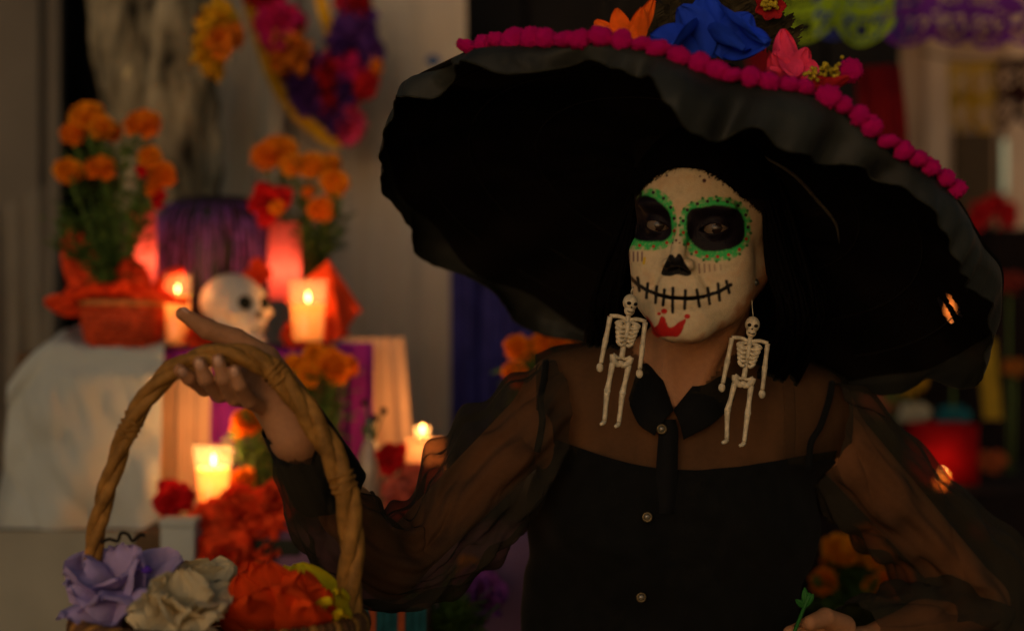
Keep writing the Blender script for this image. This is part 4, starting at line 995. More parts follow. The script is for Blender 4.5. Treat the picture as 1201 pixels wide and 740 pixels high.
# crown far above the frame
rs = np.random.RandomState(4); LEAFM = M('dull green leaves', (.05, .075, .02), rough=.7, var=.4, scale=8, bump=0, transl=.2)
def leafcloud(cs, n, size, seed):
    rs = np.random.RandomState(seed); V = []; F = []
    for c, rad in cs:
        m = rs.normal(size=(n, 3)); m /= np.linalg.norm(m, axis=1)[:, None]; m *= rad * (rs.rand(n, 1) ** .4)
        for q in m:
            p = np.array(c) + q; d = rs.normal(size=3); d /= np.linalg.norm(d); e = np.cross(d, rs.normal(size=3)); e /= np.linalg.norm(e) + 1e-9
            k = len(V); s = size * rs.uniform(.6, 1.3); V += [p - d * s, p + e * s * .35, p + d * s, p - e * s * .35]; F.append((k, k + 1, k + 2, k + 3))
    return np.array(V), F
c1 = A(90, -600, 3.9); c2 = A(270, -600, 3.6)
cr = add('crown', leafcloud([(c1 + (0, .2, .3), .55), (c2 + (.1, 0, .3), .5), ((c1 + c2) / 2 + (0, .3, .7), .6)], 700, .05, 3), LEAFM, tr); cr['kind'] = 'stuff'
tag(add('leaf', petal(A(146, 92, 3.40), A(153, 76, 3.40), .012, .1, (1, 0, .2)), M('dry pale leaf', (.45, .38, .2), rough=.7)), 'tiny pale dry leaf caught in a crease of the tree bark', 'leaf')

# ================================================================== FLOWER TOOLS
MARI = [M('orange marigold petals', (.90, .34, .010), rough=.8, var=.35, scale=120, transl=.25, bump=0), M('deep orange marigold petals', (.88, .25, .008), rough=.8, var=.35, scale=120, transl=.25, bump=0)]
LEAFG = M('dark marigold leaves', (.07, .13, .025), rough=.7, var=.5, scale=30, transl=.2, bump=0); STEMG = M('green stem', (.08, .13, .03), rough=.7, bump=0)
def bloom(seed, n=90, layers=5):
    rs = np.random.RandomState(seed); V = []; F = []
    for i in range(n):
        t = (i + .5) / n; el = math.acos(1 - 1.35 * t); az = i * 2.39996
        d = np.array([math.sin(el) * math.cos(az), math.sin(el) * math.sin(az), math.cos(el) * .8]); r0 = .45; r1 = rs.uniform(.85, 1.1)
        sd = np.cross(d, (0, 0, 1.01)); sd = sd / (np.linalg.norm(sd) + 1e-6) + rs.normal(size=3) * .25; sd /= np.linalg.norm(sd); w_ = rs.uniform(.16, .26); up = np.cross(sd, d)
        k = len(V)
        V += [d * r0 - sd * w_ * .4, d * r0 + sd * w_ * .4, d * (r0 + r1) / 2 + sd * w_ + up * .03, d * (r0 + r1) / 2 - sd * w_ - up * .03, d * r1 + sd * w_ * .8 + up * .16, d * r1 - sd * w_ * .8 + up * rs.uniform(.05, .25)]
        F += [(k, k + 1, k + 2, k + 3), (k + 3, k + 2, k + 4, k + 5)]
    c, cf = sphere((0, 0, .02), .5, 1, sc=(1, 1, .8)); F += [tuple(i + len(V) for i in f) for f in cf]; V = np.vstack([V, c])
    return mesh('flower_head', V, F, False)
BLO = []
for i in range(4):
    b_ = bloom(20 + i); b_.materials.append(MARI[i % 2]); BLO.append(b_)
def feathery(stems, n, size, seed, spread=.03):
    rs = np.random.RandomState(seed); V = []; F = []
    for i in range(n):
        st = stems[rs.randint(len(stems))]; t = rs.rand() ** .8; j = t * (len(st) - 1); a = int(min(j, len(st) - 2)); p = st[a] * (1 - (j - a)) + st[a + 1] * (j - a)
        ax = rs.normal(size=3) * (1, 1, .7) + (0, 0, .25); ax /= np.linalg.norm(ax); ln = size * rs.uniform(.7, 1.6)
        q = p + rs.normal(size=3) * spread * .3
        for m_ in range(5):
            t2 = (m_ + 1) / 5.; b_ = q + ax * ln * t2
            for sg in (-1, 1):
                sd = np.cross(ax, (sg * .3, .4 * sg, 1)); sd /= np.linalg.norm(sd) + 1e-9; tip = b_ + sd * sg * ln * .38 * (1 - t2 * .6) + ax * ln * .15; w_ = np.cross(sd, ax) * ln * .05 + ax * ln * .06
                k = len(V); V += [b_ - w_, tip, b_ + w_]; F.append((k, k + 1, k + 2))
    return np.array(V), F
def plant(label, base, heads, group, nleaf=160, leaf=.035, seed=0, cat='marigold plant', name='marigold_plant', spread=.03, extra=()):
    """heads: (px, py, Y, radius px)"""
    r = thing(name, Vector(base), label, cat, group); rs = np.random.RandomState(seed); base = np.array(base, float); stems = []
    for (x, y, Y, q) in list(heads) + [(a, b, c, 0) for a, b, c in extra]:
        h = A(x, y, Y); mid = base * .45 + h * .55 + rs.normal(size=3) * (.012, .012, .01); stem = catmull([base + rs.normal(size=3) * (.006, .006, 0), mid, h - (0, 0, L(q, Y) * .4)], 12); stems.append(stem)
        add('stem', tube(stem, [.0028] * 6 + [.0022] * 6, 5), STEMG, r)
        if q: inst('flower_head', BLO[rs.randint(4)], r, h, (R(55) + rs.uniform(-.4, .4), rs.uniform(-.4, .4), rs.uniform(-.5, .5)), L(q, Y) * 1.02)
    o = add('foliage', feathery(stems, nleaf, leaf, seed + 50, spread), LEAFG, r); o['kind'] = 'stuff'
    return r
FLAMEM = M('candle flame', (1, .6, .2), emit=(1, .55, .16), estr=22, var=0, bump=0)
WAX = M('ivory candle wax', (.85, .58, .30), rough=.5, var=.05, sss=1.0, sssr=(.045, .018, .006), bump=.05, transl=.25)
WICKM = M('burnt wick', (.02, .012, .01), bump=0)
GLCOL = (1, .43, .12)
def glowlight(p, e, rad=.012, col=GLCOL):
    l_ = bpy.data.lights.new('candle_or_fill_light', 'POINT'); l_.energy = e; l_.color = col; l_.shadow_soft_size = rad
    o = bpy.data.objects.new('candle_or_fill_light', l_); C.objects.link(o); return o
FLAMEO = M('dim orange flame', (1, .4, .1), emit=(1, .22, .03), estr=1.3, var=0, bump=0)
def candle(label, px, pytop, pybot, hwt, hwb, Y, waxpy, energy, glass=True, flame=1.0, group='lit candles on the altar', name='candle'):
    """tapered glass tumbler candle; hwt/hwb: half widths in photo pixels"""
    b = A(px, pybot, Y); H = L(pybot - pytop, Y); rt, rb = L(hwt, Y), L(hwb, Y); zw = L(pybot - waxpy, Y)
    r = thing(name, Vector(b), label, 'candle', group)
    if glass:
        add('glass', lathe([(.0005, 0), (rb, .0), (rb + .0005, .003), (rt, H), (rt - .0018, H), (rb - .0015, .006), (.0005, .006)], 40, b), GLASS, r)
    rw = lambda z: (rb + (rt - rb) * z / H) - .0025
    dish = [(rw(zw) * k, zw - .003 * (1 - k * k)) for k in (1, .7, .4, .1, .0005)]
    add('wax', lathe([(.0005, .0065), (rw(0), .0065), (rw(zw * .5), zw * .5), (rw(zw), zw - .001)] + dish, 40, b), WAX, r)
    fz = zw + .004
    add('wick', tube([b + (0, 0, fz - .008), b + (.0004, 0, fz), b + (.001, 0, fz + .006)], .0008, 5), WICKM, r)
    fh = .024 * flame
    prof = [(.0003, 0), (.0030, .003), (.0046, .008), (.0042, .013), (.0026, .019), (.0010, .0235), (.0002, .026)]
    V, F = lathe([(a * flame, z * flame) for a, z in prof], 16, b + (.0005, 0, fz)); add('flame', (V, F), FLAMEO if 'thin hat brim' in label else FLAMEM, r)
    g = glowlight(None, energy); g.parent = r; g.location = (0.0005, 0, fz + .030 * flame)
    g2 = glowlight(None, energy * .30, .004); g2.parent = r; g2.location = (0.0005, 0, zw - .016)  # extra lamp inside the wax, added so its body glows
    return r

# ================================================================== ALTAR
ZT = A(0, 408, 3.0)[2]; ZL = A(0, 606, 2.92)[2]
TABLE = M('rough table timber', (.09, .055, .03), rough=.85, var=.4, scale=12)
x0, x1 = A(2, 0, 3.0)[0], A(465, 0, 3.0)[0]
t_ = thing('altar_table', Vector(((x0 + x1) / 2, 3.25, 0)), 'stepped wooden altar table under the white and purple cloths', 'table')
add('tabletop', box((x0 + .02, 3.02, ZT - .035), (A(418, 0, 3.0)[0], 3.52, ZT - .008), .003), TABLE, t_)
for lx in (x0 + .06, A(400, 0, 3.0)[0]):
    for ly in (3.06, 3.46): add('leg', box((lx - .022, ly - .022, 0), (lx + .022, ly + .022, ZT - .0352), .003), TABLE, t_)
t2 = thing('altar_table', Vector((A(380, 0, 2.9)[0], 2.95, 0)), 'lower wooden shelf table carrying tumbler candle and marigolds, under cloth', 'table')
xa, xb = A(150, 0, 2.7)[0], A(720, 0, 2.9)[0]
add('tabletop', box((xa, 2.74, ZL - .035), (xb, 3.005, ZL - .006), .003), TABLE, t2)
for lx in (xa + .05, xb - .05):
    for ly in (2.78, 2.96): add('leg', box((lx - .02, ly - .02, 0), (lx + .02, ly + .02, ZL - .0352), .003), TABLE, t2)
# big white cloth: over the top at the left, falls to the ground in front
def bigcloth(u, v):
    xl = 2 + 30 * 0; L_ = 192
    # v 0 back of table top .. .3 front edge .. 1 hem ; u 0 left .. 1 right
    if v < .25:
        k = v / .25; Y = 3.45 - .47 * k; x = A(8, 0, 2.98)[0] + (A(L_, 0, 2.98)[0] - A(8, 0, 2.98)[0]) * u
        edge = max(0, 1 - u / .30); z = ZT - .004 - .10 * edge ** 1.8 * (1 - .35 * k) + .006 * fb((x * 8, Y * 8, 1)) 
        z += (.075 * (1 - k * .8)) * max(0, 1 - abs(u - .30) / .26) ** 1.1 * (k < .97) + .012 * fb((x * 14, Y * 9, 2))
        return (x, Y, z + .004)
    k = (v - .25) / .75; z0 = ZT - .10 * max(0, 1 - u / .30) ** 1.8 * .65
    z = z0 * (1 - k) + .03 * k - .004 * (1 - k)
    x = A(8, 0, 2.98)[0] + (A(L_, 0, 2.98)[0] - A(8, 0, 2.98)[0]) * u - .05 * min(1, k * 2.5) * (1 - u) ** 2 * .6
    a = u * 1.7 * 2 * math.pi + k
    Y = 2.975 + min(1, k * 6) * (-.014 + .016 * math.sin(a + .6 * math.sin(k * 4)) + .006 * math.sin(a * 2.3 + 1 + k * 2) * k) + .034 * fb((x * 5, 3, z * 4)) + .012 * (1 - abs(fb((x * 7 + z * 3, 8, z * 3)))) ** 6 + .010 * math.sin((x * 9 - z * 7)) * max(0, 1 - k * 2) - .03 * math.sin(min(1, k * 8) * math.pi) * max(0, math.sin(u * 5))
    if k < .02: Y = 2.98
    return (x, Y, z)
tag(add('cloth', grid(bigcloth, 110, 130), WHIT), 'big white cloth draped over the left half of the altar table', 'cloth')
tag(add('cloth', cloth(-60, 190, 622, 1100, 2.90, 1.2, .012, 77, 60, 40), M('olive grey sheet', (.24, .23, .185), rough=.9, var=.15, scale=6)), 'olive grey sheet hanging low before the white altar cloth behind the basket', 'cloth')  # darker sheet across the lower left front
lb = thing('bench', Vector((A(60, 0, 2.95)[0], 2.94, 0)), 'low bench hidden under the olive grey sheet', 'bench'); add('seat', box((A(-55, 0, 2.9)[0], 2.916, A(0, 640, 2.9)[2]), (A(186, 0, 2.9)[0], 2.955, A(0, 624, 2.9)[2]), .002), TABLE, lb)
for x in (-50, 180): add('leg', box((A(x, 0, 2.9)[0] - .012, 2.92, 0), (A(x, 0, 2.9)[0] + .012, 2.95, A(0, 640, 2.9)[2] - .0005), .002), TABLE, lb)
# cloth strips hung from the upper tier
PURC = M('purple tablecloth', (.20, .016, .23), rough=.85, var=.2, scale=10, bump=.2, transl=.3)
WARMW = M('cream cotton strip', (.62, .40, .26), rough=.9, var=.12, scale=10, bump=.2, transl=.35)
tag(add('cloth', cloth(188, 247, 412, 640, 3.03, 2.2, .010, 8, 40, 40), WARMW), 'cream cloth strip hanging behind the lower tumbler candle', 'cloth')
tag(add('cloth', cloth(246, 300, 410, 640, 3.035, 2.0, .010, 9, 40, 40), PURC), 'purple cloth strip hanging right of the cream strip, above the lower candle', 'cloth')
tag(add('cloth', cloth(300, 402, 412, 650, 3.04, 3.0, .010, 10, 50, 40), M('plain brown cloth', (.10, .06, .035), rough=.9, transl=.1)), 'dark brown cloth hanging behind the orange marigold bunches', 'cloth')  # one even dark brown base colour
tag(add('cloth', cloth(396, 438, 402, 640, 3.02, 1.6, .010, 12, 40, 40), PURC), 'narrow purple cloth strip beside the peach coloured drape', 'cloth')
tag(add('cloth', cloth(402, 474, 396, 660, 3.06, 2.0, .016, 13, 50, 40, tap=lambda x, u, v: x + 22 * u * v), WARMW), 'peach lit cream drape right of the marigold bunches', 'cloth')
def toprun(u, v):
    x = A(190, 0, 3.0)[0] + (A(415, 0, 3.0)[0] - A(190, 0, 3.0)[0]) * u; Y = 3.48 - .47 * min(1, v / .93); z = ZT - .003 + .002 * fb((x * 20, Y * 20, 0))
    if v > .93: z -= (v - .93) / .07 * L(13, 3.0); Y = 3.012 + .003 * math.sin(u * 60)
    return (x, Y, z)
tag(add('table_runner', grid(toprun, 80, 30), PURC), 'purple runner lying along the altar top under the skull', 'cloth')
def lowrun(u, v):
    x = A(192, 0, 2.75)[0] + (A(705, 0, 2.9)[0] - A(192, 0, 2.75)[0]) * u; Y = 3.0 - .27 * min(1, v / .4); z = ZL - .002 + .002 * fb((x * 12, Y * 12, 4))
    if v > .4: k = (v - .4) / .6; z -= k * (ZL - .06); Y = 2.728 - .02 * k + .014 * math.sin(u * 38 + k) * k ** .5
    return (x, Y, z)
tag(add('cloth', grid(lowrun, 120, 50), M('mauve cotton cloth', (.16, .085, .15), rough=.9, var=.15, scale=8)), 'mauve cloth covering the lower shelf down to the ground', 'cloth')

# ---- things on the upper tier
pot = thing('flower_pot', Vector(A(144, 411, 3.06)), 'reddish brown round basket pot holding the left marigold plant', 'pot')
RUST = M('red brown wicker', (.48, .055, .014), rough=.7, var=.35, scale=60, bump=.5)
pb = A(144, 411, 3.06); r0, r1, hh = L(40, 3.06), L(48, 3.06), L(56, 3.06)
for k in range(30):
    a = 2 * math.pi * k / 30; add('stake', tube([pb + (r0 * math.cos(a), r0 * math.sin(a), .004), pb + (r1 * math.cos(a), r1 * math.sin(a), hh)], .0048, 6), RUST, pot)
for k in range(9):
    q = (k + .5) / 9; rr = r0 + (r1 - r0) * q
    add('weaver', tube([pb + ((rr + .003 * math.sin(t * 15 + k * 3.14)) * math.cos(t), (rr + .003 * math.sin(t * 15 + k * 3.14)) * math.sin(t), .006 + q * hh) for t in np.linspace(0, 6.283, 91)], .0040, 6, cap=False), RUST, pot)
add('rim', tube([pb + ((r1 + .003) * math.cos(t), (r1 + .003) * math.sin(t), hh) for t in np.linspace(0, 6.283, 60)], .0055, 8, cap=False), M('light wicker rim', (.42, .16, .05), rough=.7), pot)
add('soil', lathe([(r1 - .004, hh - .012), (.0005, hh - .008)], 30, pb), M('dark soil', (.02, .013, .009)), pot)
REDT = M('scarlet tissue paper', (.88, .085, .018), rough=.8, var=.25, scale=30, bump=.5, bscale=90, transl=.4)
REDD = M('deep red tissue paper', (.60, .010, .012), rough=.8, var=.3, scale=30, bump=.5, transl=.3)
wr_ = thing('paper_wrap', Vector(A(144, 356, 3.06)), 'crumpled scarlet tissue wrap spilling round the left marigold pot', 'tissue wrap')
rs = np.random.RandomState(17)
for i in range(20):
    a = i / 20 * 2 * math.pi; b = pb + (r1 * .6 * math.cos(a), r1 * .6 * math.sin(a), hh * .98); ln = L(rs.uniform(40, 62), 3.06); tp = pb + ((r1 * .4 + ln * 1.05) * math.cos(a), (r1 * .4 + ln * .8) * math.sin(a), hh + ln * rs.uniform(.05, .45))
    add('paper_fold', petal(b, tp, .075, rs.uniform(-.3, .1), (-math.sin(a), math.cos(a), .1), cup=.5, nu=12, nv=11, ripple=.10, seed=i), REDT, wr_)
for b, t, wd, dy in (((120, 360), (78, 268), .085, .03), ((110, 365), (52, 356), .05, -.03), ((160, 360), (150, 305), .075, -.045), ((175, 360), (214, 318), .05, -.02), ((140, 362), (120, 300), .07, .0)):
    add('paper_fold', petal(A(*b, 3.06), A(*t, 3.06 + dy), wd, .05, (1, .2, .1), cup=.3, nu=14, nv=12, ripple=.10, seed=b[0]), REDT, wr_)
plant('tall marigold plant in the red brown wicker pot by the tree trunk', A(142, 350, 3.06), [(102, 138, 3.06, 20), (120, 150, 3.02, 15), (168, 148, 3.05, 21), (86, 158, 3.05, 15), (132, 156, 3.10, 12), (80, 202, 3.02, 17), (118, 199, 3.00, 18), (176, 185, 3.02, 14), (190, 206, 3.0, 16), (182, 222, 3.0, 12), (108, 133, 3.1, 14)], 'marigold plants on the altar', 620, .026, 1,
      extra=[(70, 240, 3.05), (75, 285, 3.02), (95, 180, 3.05), (140, 200, 3.1), (160, 250, 3.05), (120, 250, 3.0), (150, 180, 3.0), (66, 265, 3.0), (100, 300, 3.0)])
r_ = thing('paper_flower', Vector(A(186, 240, 2.98)), 'small bright red paper flower among the left marigold blooms', 'paper flower')
tissue(r_, A(186, 236, 2.98), L(13, 3), 8, REDD, 31, face=(0, -1, .2), nu=6, nv=6)
tissue(r_, A(166, 201, 2.97), L(9, 3), 7, REDD, 32, face=(0, -1, .2), nu=6, nv=6)
# pink paper lanterns
def lantern(label, px0, px1, py0, py1, Y, e, mat):
    b = A((px0 + px1) / 2, py1, Y); r = L((px1 - px0) / 2, Y); H = L(py1 - py0, Y)
    t = thing('paper_lantern', Vector(b), label, 'lantern', 'pink paper lanterns')
    add('shade', lathe([(r * .92, 0), (r * .98, H * .3), (r * 1.0, H * .6), (r * .97, H)], 36, b, fn=lambda s, a: 1 + .02 * math.sin(a * 12)), mat, t)
    add('rim', tube([b + (r * .97 * math.cos(q), r * .97 * math.sin(q), H) for q in np.linspace(0, 6.283, 40)], .0016, 5, cap=False), mat, t)
    add('base', lathe([(r * .9, .001), (.0005, .002)], 24, b), mat, t)
    g = glowlight(None, e, .02, (1, .40, .16)); g.name = 'lantern_light'; g.parent = t; g.location = (0, 0, H * .38); return t
PINKL = M('pink lantern paper', (.85, .20, .20), rough=.8, var=.1, transl=.7, bump=0)
lantern('glowing pink paper lantern behind the left wrapped pot', 150, 183, 246, 345, 3.18, .16, PINKL)
lantern('glowing pink paper lantern between the fringed pot and right candle', 315, 353, 262, 352, 3.24, .18, PINKL)
# fringed pot
FR = M('purple tinsel', (.30, .08, .40), rough=.35, var=.8, scale=90, bump=0, spec=.8, metal=.3); POTD = M('dark glazed pot', (.025, .010, .012), rough=.4, spec=.5)
fp = thing('fringed_pot', Vector(A(249, 405, 3.34)), 'dark round pot with purple tinsel fringe in front of the tree trunk', 'pot')
fb_ = A(249, 405, 3.34); rr = L(63, 3.34); Hh = L(168, 3.34)
add('pot_body', lathe([(.0005, 0), (rr * .8, 0), (rr * .95, Hh * .3), (rr, Hh * .7), (rr * .93, Hh * .92), (rr * .72, Hh), (rr * .66, Hh * 1.03), (rr * .62, Hh), (.0005, Hh * .9)], 40, fb_), POTD, fp)
rs = np.random.RandomState(8)
for i in range(96):
    a = 2 * math.pi * i / 96 + rs.uniform(-.02, .02); pts = []; le = rs.uniform(.25, .85)
    for k in range(6):
        q = k / 5; r_q = rr * (.80 + .24 * min(1, q * 3)) + rs.uniform(-.002, .004); an = a + rs.uniform(-.03, .03); pts.append(fb_ + (r_q * math.cos(an), r_q * math.sin(an), Hh * (.98 - le * q * .9)))
    add('tinsel_strand', tube(pts, [.0012, .0022, .0022, .0020, .0014, .0006], 4), FR, fp)
# candles
candle('lit glass candle half hidden behind raised thumb beside red wicker pot', 208, 322, 408, 17, 15, 3.05, 346, .55, flame=.6)
candle('lit tumbler candle at the right of the white skull', 361, 328, 404, 23, 19, 3.04, 357, .7, flame=.7)
candle('lit tumbler candle on the lower shelf before the cream cloth strip', 250, 521, 606, 24, 17, 2.90, 548, 1.6, flame=.75)
# red folded paper behind the right candle
r_ = thing('folded_paper', Vector(A(395, 402, 3.1)), 'bright scarlet folded paper cone standing behind the right candle', 'folded paper')
def tri(a, b, c, name='paper_panel'):
    def f(u, v):
        p = a * (1 - u) + (b * (1 - v) + c * v) * u; return p + np.array([0, .004 * nz(p * 30), .002 * nz(p * 40)])
    V, F = grid(f, 12, 12); n = len(V); add(name, (np.vstack([V, V + (0, .0008, 0)]), F + [tuple(i + n for i in g[::-1]) for g in F]), REDT, r_)
ap = A(385, 304, 3.13)
tri(ap, A(334, 352, 3.10), A(384, 404, 3.06)); tri(ap, A(384, 404, 3.06), A(402, 395, 3.08)); tri(ap, A(396, 400, 3.08), A(424, 362, 3.16)); tri(A(412, 350, 3.15), A(400, 368, 3.12), A(425, 366, 3.14)); tri(ap, A(345, 400, 3.2), A(410, 395, 3.2))
# crumpled red balls on the top
for i, (x, y, rr_, lab) in enumerate(((347, 392, 17, 'crumpled scarlet paper ball between the skull\'s jaw and right candle'), (238, 396, 20, 'crumpled scarlet paper behind the thumb, under the skull\'s back'), (305, 322, 16, 'small crumpled scarlet paper peeking from behind the skull'))):
    r_ = thing('paper_flower', Vector(A(x, y + rr_, 3.04 + .14 * (i == 2))), lab, 'crumpled paper'); tissue(r_, A(x, y, 3.05 + .14 * (i == 2)), L(rr_ * 1.15, 3.05), 12, REDT, 40 + i, face=(0, -1, .3), nu=8, nv=8, crum=.2)
# marigolds to the right with a red bloom
pv_ = thing('vase', Vector(A(368, 404, 3.3)), 'dark narrow vase holding the marigolds behind the right candle', 'vase')
add('vase_body', lathe([(.0005, 0), (.03, 0), (.036, .05), (.028, .11), (.020, .14), (.024, .155), (.018, .15), (.0005, .12)], 28, A(368, 404, 3.3)), POTD, pv_)
plant('marigold bunch in the dark vase, above the red folded paper', A(368, 335, 3.3), [(313, 184, 3.25, 18), (333, 176, 3.27, 16), (345, 194, 3.22, 15), (366, 195, 3.22, 17), (386, 196, 3.24, 16), (392, 215, 3.20, 17), (376, 246, 3.2, 15), (362, 226, 3.2, 9), (324, 172, 3.3, 14)], 'marigold plants on the altar', 420, .026, 2,
      extra=[(345, 250, 3.25), (390, 270, 3.25), (360, 215, 3.3), (350, 280, 3.2), (395, 250, 3.3)])
r_ = thing('paper_flower', Vector(A(316, 262, 3.2)), 'red paper flower with orange centre above the right pink lantern', 'paper flower')
tissue(r_, A(315, 237, 3.18), L(25, 3.18), 13, REDD, 51, face=(-.1, -1, .15), nu=9, nv=9, crum=.14, wide=1.5)
inst('flower_centre', BLO[0], r_, A(325, 244, 3.13), (R(80), 0, 0), L(9, 3.13))
# ---- white skull ornament
SKW = M('white ceramic', (.50, .42, .35), rough=.5, var=.12, scale=14, bump=.1, spec=.25)
SB = A(276, 361, 3.06); SS = L(54, 3.06); SKR = rotz(R(46)) @ rotx(R(-4))
def skull_sdf(p):
    q = ((p - SB.astype(np.float32)) @ SKR.astype(np.float32)) / SS; m = q.copy(); m[:, 0] = np.abs(q[:, 0])
    d = d_ell(q, (0, .14, .14), (.60, .80, .62)); d = smin(d, d_ell(q, (0, -.42, -.05), (.50, .42, .52)), .15)
    d = smin(d, d_ell(q, (0, -.55, -.42), (.32, .30, .28)), .12)
    d = smin(d, d_ell(m, (.44, -.42, -.16), (.16, .24, .12)), .10)
    d = smin(d, d_cap(m, (.42, .0, -.35), (.16, -.62, -.80), .12, .13), .10); d = smin(d, d_ell(q, (0, -.68, -.80), (.24, .15, .14)), .12)
    d = smax(d, -d_ell(m, (.25, -.88, .04), (.19, .32, .19)), .05); d = smax(d, -d_ell(m, (.62, -.30, -.28), (.16, .26, .20)), .08)
    d = smax(d, -d_cap(q, (0, -.98, -.12), (0, -.90, -.26), .04, .09), .05)
    teeth = np.maximum(np.abs(q[:, 2] + .54) - .018, np.abs(q[:, 0]) - .28); d = smax(d, -np.maximum(teeth, q[:, 1] + .70), .03)
    for k in range(-3, 4): d = smax(d, -np.maximum(np.maximum(np.abs(q[:, 0] - k * .075) - .010, np.abs(q[:, 2] + .54) - .11), q[:, 1] + .74), .02)
    return d * SS
g_ = SS * 1.25
kv, kf = nets(skull_sdf, spaced([SB[0] - g_, (SB[0] + g_, .0022)]), spaced([SB[1] - g_, (SB[1] + g_, .0022)]), spaced([SB[2] - g_, (SB[2] + g_, .0022)]))
sk_ = tag(add('skull', (kv, kf), SKW), 'white ceramic skull facing right on the altar between two candles', 'skull')
for s_ in (-1, 1): add('eye_socket', sphere(SB + SKR @ (np.array([s_ * .24, -.62, .06]) * SS), SS * .17, 3), M('black socket', (.006, .008, .006), bump=0) if s_ < 0 else MATS['black socket'], sk_)
add('nose_hole', sphere(SB + SKR @ (np.array([0, -.80, -.2]) * SS), SS * .09, 2), MATS['black socket'], sk_)

# ---- things on the lower shelf
plant('marigold bunch hanging below the raised hand beside purple strip', A(318, 606, 2.93), [(292, 496, 2.9, 21), (308, 486, 2.92, 17), (282, 505, 2.92, 12), (286, 562, 2.88, 15), (300, 478, 2.9, 12)], 'marigold plants on the altar', 360, .026, 3, extra=[(330, 470, 2.9), (320, 520, 2.9), (335, 560, 2.9), (310, 590, 2.88), (345, 540, 2.9)])
plant('marigold bunch right of the basket handle, below the right candle', A(372, 606, 2.95), [(345, 428, 2.95, 15), (372, 420, 2.93, 17), (392, 432, 2.9, 19), (362, 440, 2.9, 16), (407, 430, 2.95, 13), (385, 418, 2.98, 13)], 'marigold plants on the altar', 420, .026, 4, extra=[(380, 470, 2.92), (395, 480, 2.93), (370, 500, 2.92), (388, 520, 2.9), (360, 560, 2.9)])
r_ = thing('paper_flower', Vector(A(208, 612, 2.86)), 'deep red paper flower at the left of the lower candle', 'paper flower'); tissue(r_, A(206, 588, 2.87), L(26, 2.87), 14, REDD, 61, face=(0, -1, .2), nu=9, nv=9)
for i, (x, y, q, lab) in enumerate(((244, 630, 38, 'scarlet tissue flower directly below the lower candle'), (288, 608, 38, 'ruffled scarlet tissue flower right of the lower candle\'s foot'), (306, 640, 30, 'scarlet tissue flower lowest in front of dark tray'), (264, 655, 34, 'scarlet tissue flower lowest of those above the basket\'s cream flowers'), (326, 590, 22, 'small scarlet tissue flower touching the marigold stems right of the lower candle'))):
    Y_ = 2.80 - .03 * i; r_ = thing('paper_flower', Vector(A(x, y + q, Y_)), lab, 'paper flower'); tissue(r_, A(x, y, Y_), L(q * 1.15, Y_), 14, REDT, 70 + i, face=(0, -1, .3), nu=9, nv=9, crum=.2)
bx = thing('box', Vector(A(206, 668, 2.68)), 'small white paper box in front of the altar cloth\'s right edge', 'box')
b0, b1 = A(188, 664, 2.68), A(228, 618, 2.68)
add('carton', box((b0[0], 2.68, b0[2]), (b1[0], 2.73, b1[2]), .002), MATS['white cotton cloth'], bx); add('lid', box((b0[0] - .002, 2.678, b1[2] + .0005), (b1[0] + .002, 2.732, b1[2] + .012), .002), MATS['white cotton cloth'], bx)
st_ = thing('stand', Vector((A(210, 0, 2.70)[0], 2.705, 0)), 'narrow dark wooden stand holding the small white box', 'stand')
add('post', box((b0[0] + .004, 2.685, .004), (b1[0] - .004, 2.725, b0[2] - .012), .002), TABLE, st_); add('top', box((b0[0] - .006, 2.677, b0[2] - .0115), (b1[0] + .006, 2.733, b0[2] - .0008), .002), TABLE, st_)
tr_ = tag(add('tray', box(tuple(A(298, 652, 2.72)), tuple(A(352, 633, 2.72) + (0, .05, 0)), .004), M('dark green slate', (.02, .022, .015))), 'dark flat tray edge below the marigold stems', 'tray')
# bottle with a sprig, red carnation, tea light
bt = thing('bottle', Vector(A(434, 606, 2.90)), 'clear bottle with dark green neck and dried flower sprig', 'bottle')
bb_ = A(434, 606, 2.90); GREENB = M('dark green glass', (.012, .04, .02), rough=.15, spec=.7, coat=.5)
add('bottle_body', lathe([(.0005, 0), (.019, 0), (.021, .004), (.021, .10), (.012, .125), (.0105, .13)], 24, bb_), M('milky glass', (.42, .34, .26), rough=.2, transl=.4, spec=.6), bt)
add('bottle_neck', lathe([(.0107, .1305), (.0095, .16), (.010, .168), (.008, .168)], 24, bb_), GREENB, bt)
sp = thing('dried_sprig', Vector(A(434, 520, 2.90)), 'dark dried flower sprig sticking out of the bottle neck', 'sprig')
for (x, y) in ((428, 472), (450, 482), (440, 490)):
    add('stem', tube([A(434, 525, 2.9), A((434 + x) / 2 + 1, (525 + y) / 2, 2.9), A(x, y, 2.9)], .0016, 5, n=8), STEMG, sp); add('seed_head', sphere(A(x, y, 2.9), .0065, 2, amp=.4, fs=2), M('dark seed', (.03, .015, .01)), sp)
for i, (x, y) in enumerate(((425, 500), (441, 508))): add('leaf', petal(A(434, 522, 2.9), A(x, y, 2.89), .012, .2, (1, 0, .3)), LEAFG, sp)
r_ = thing('paper_flower', Vector(A(460, 556, 2.88)), 'round red paper flower right of the bottle, left of tea light', 'paper flower'); tissue(r_, A(460, 536, 2.88), L(21, 2.88), 14, REDD, 81, face=(0, -1, .2), nu=9, nv=9)
r_ = thing('paper_flower', Vector(A(505, 620, 2.84)), 'wide salmon red tissue flower seen through the raised sheer sleeve', 'paper flower'); tissue(r_, A(498, 585, 2.86), L(46, 2.86), 14, M('salmon tissue paper', (.62, .13, .08), rough=.85, transl=.35, var=.2), 83, face=(0, -1, .4), nu=9, nv=9)
rp = thing('plinth', Vector(A(497, 606, 2.93)), 'small white draped block carrying the tea light beside the curtain', 'plinth')
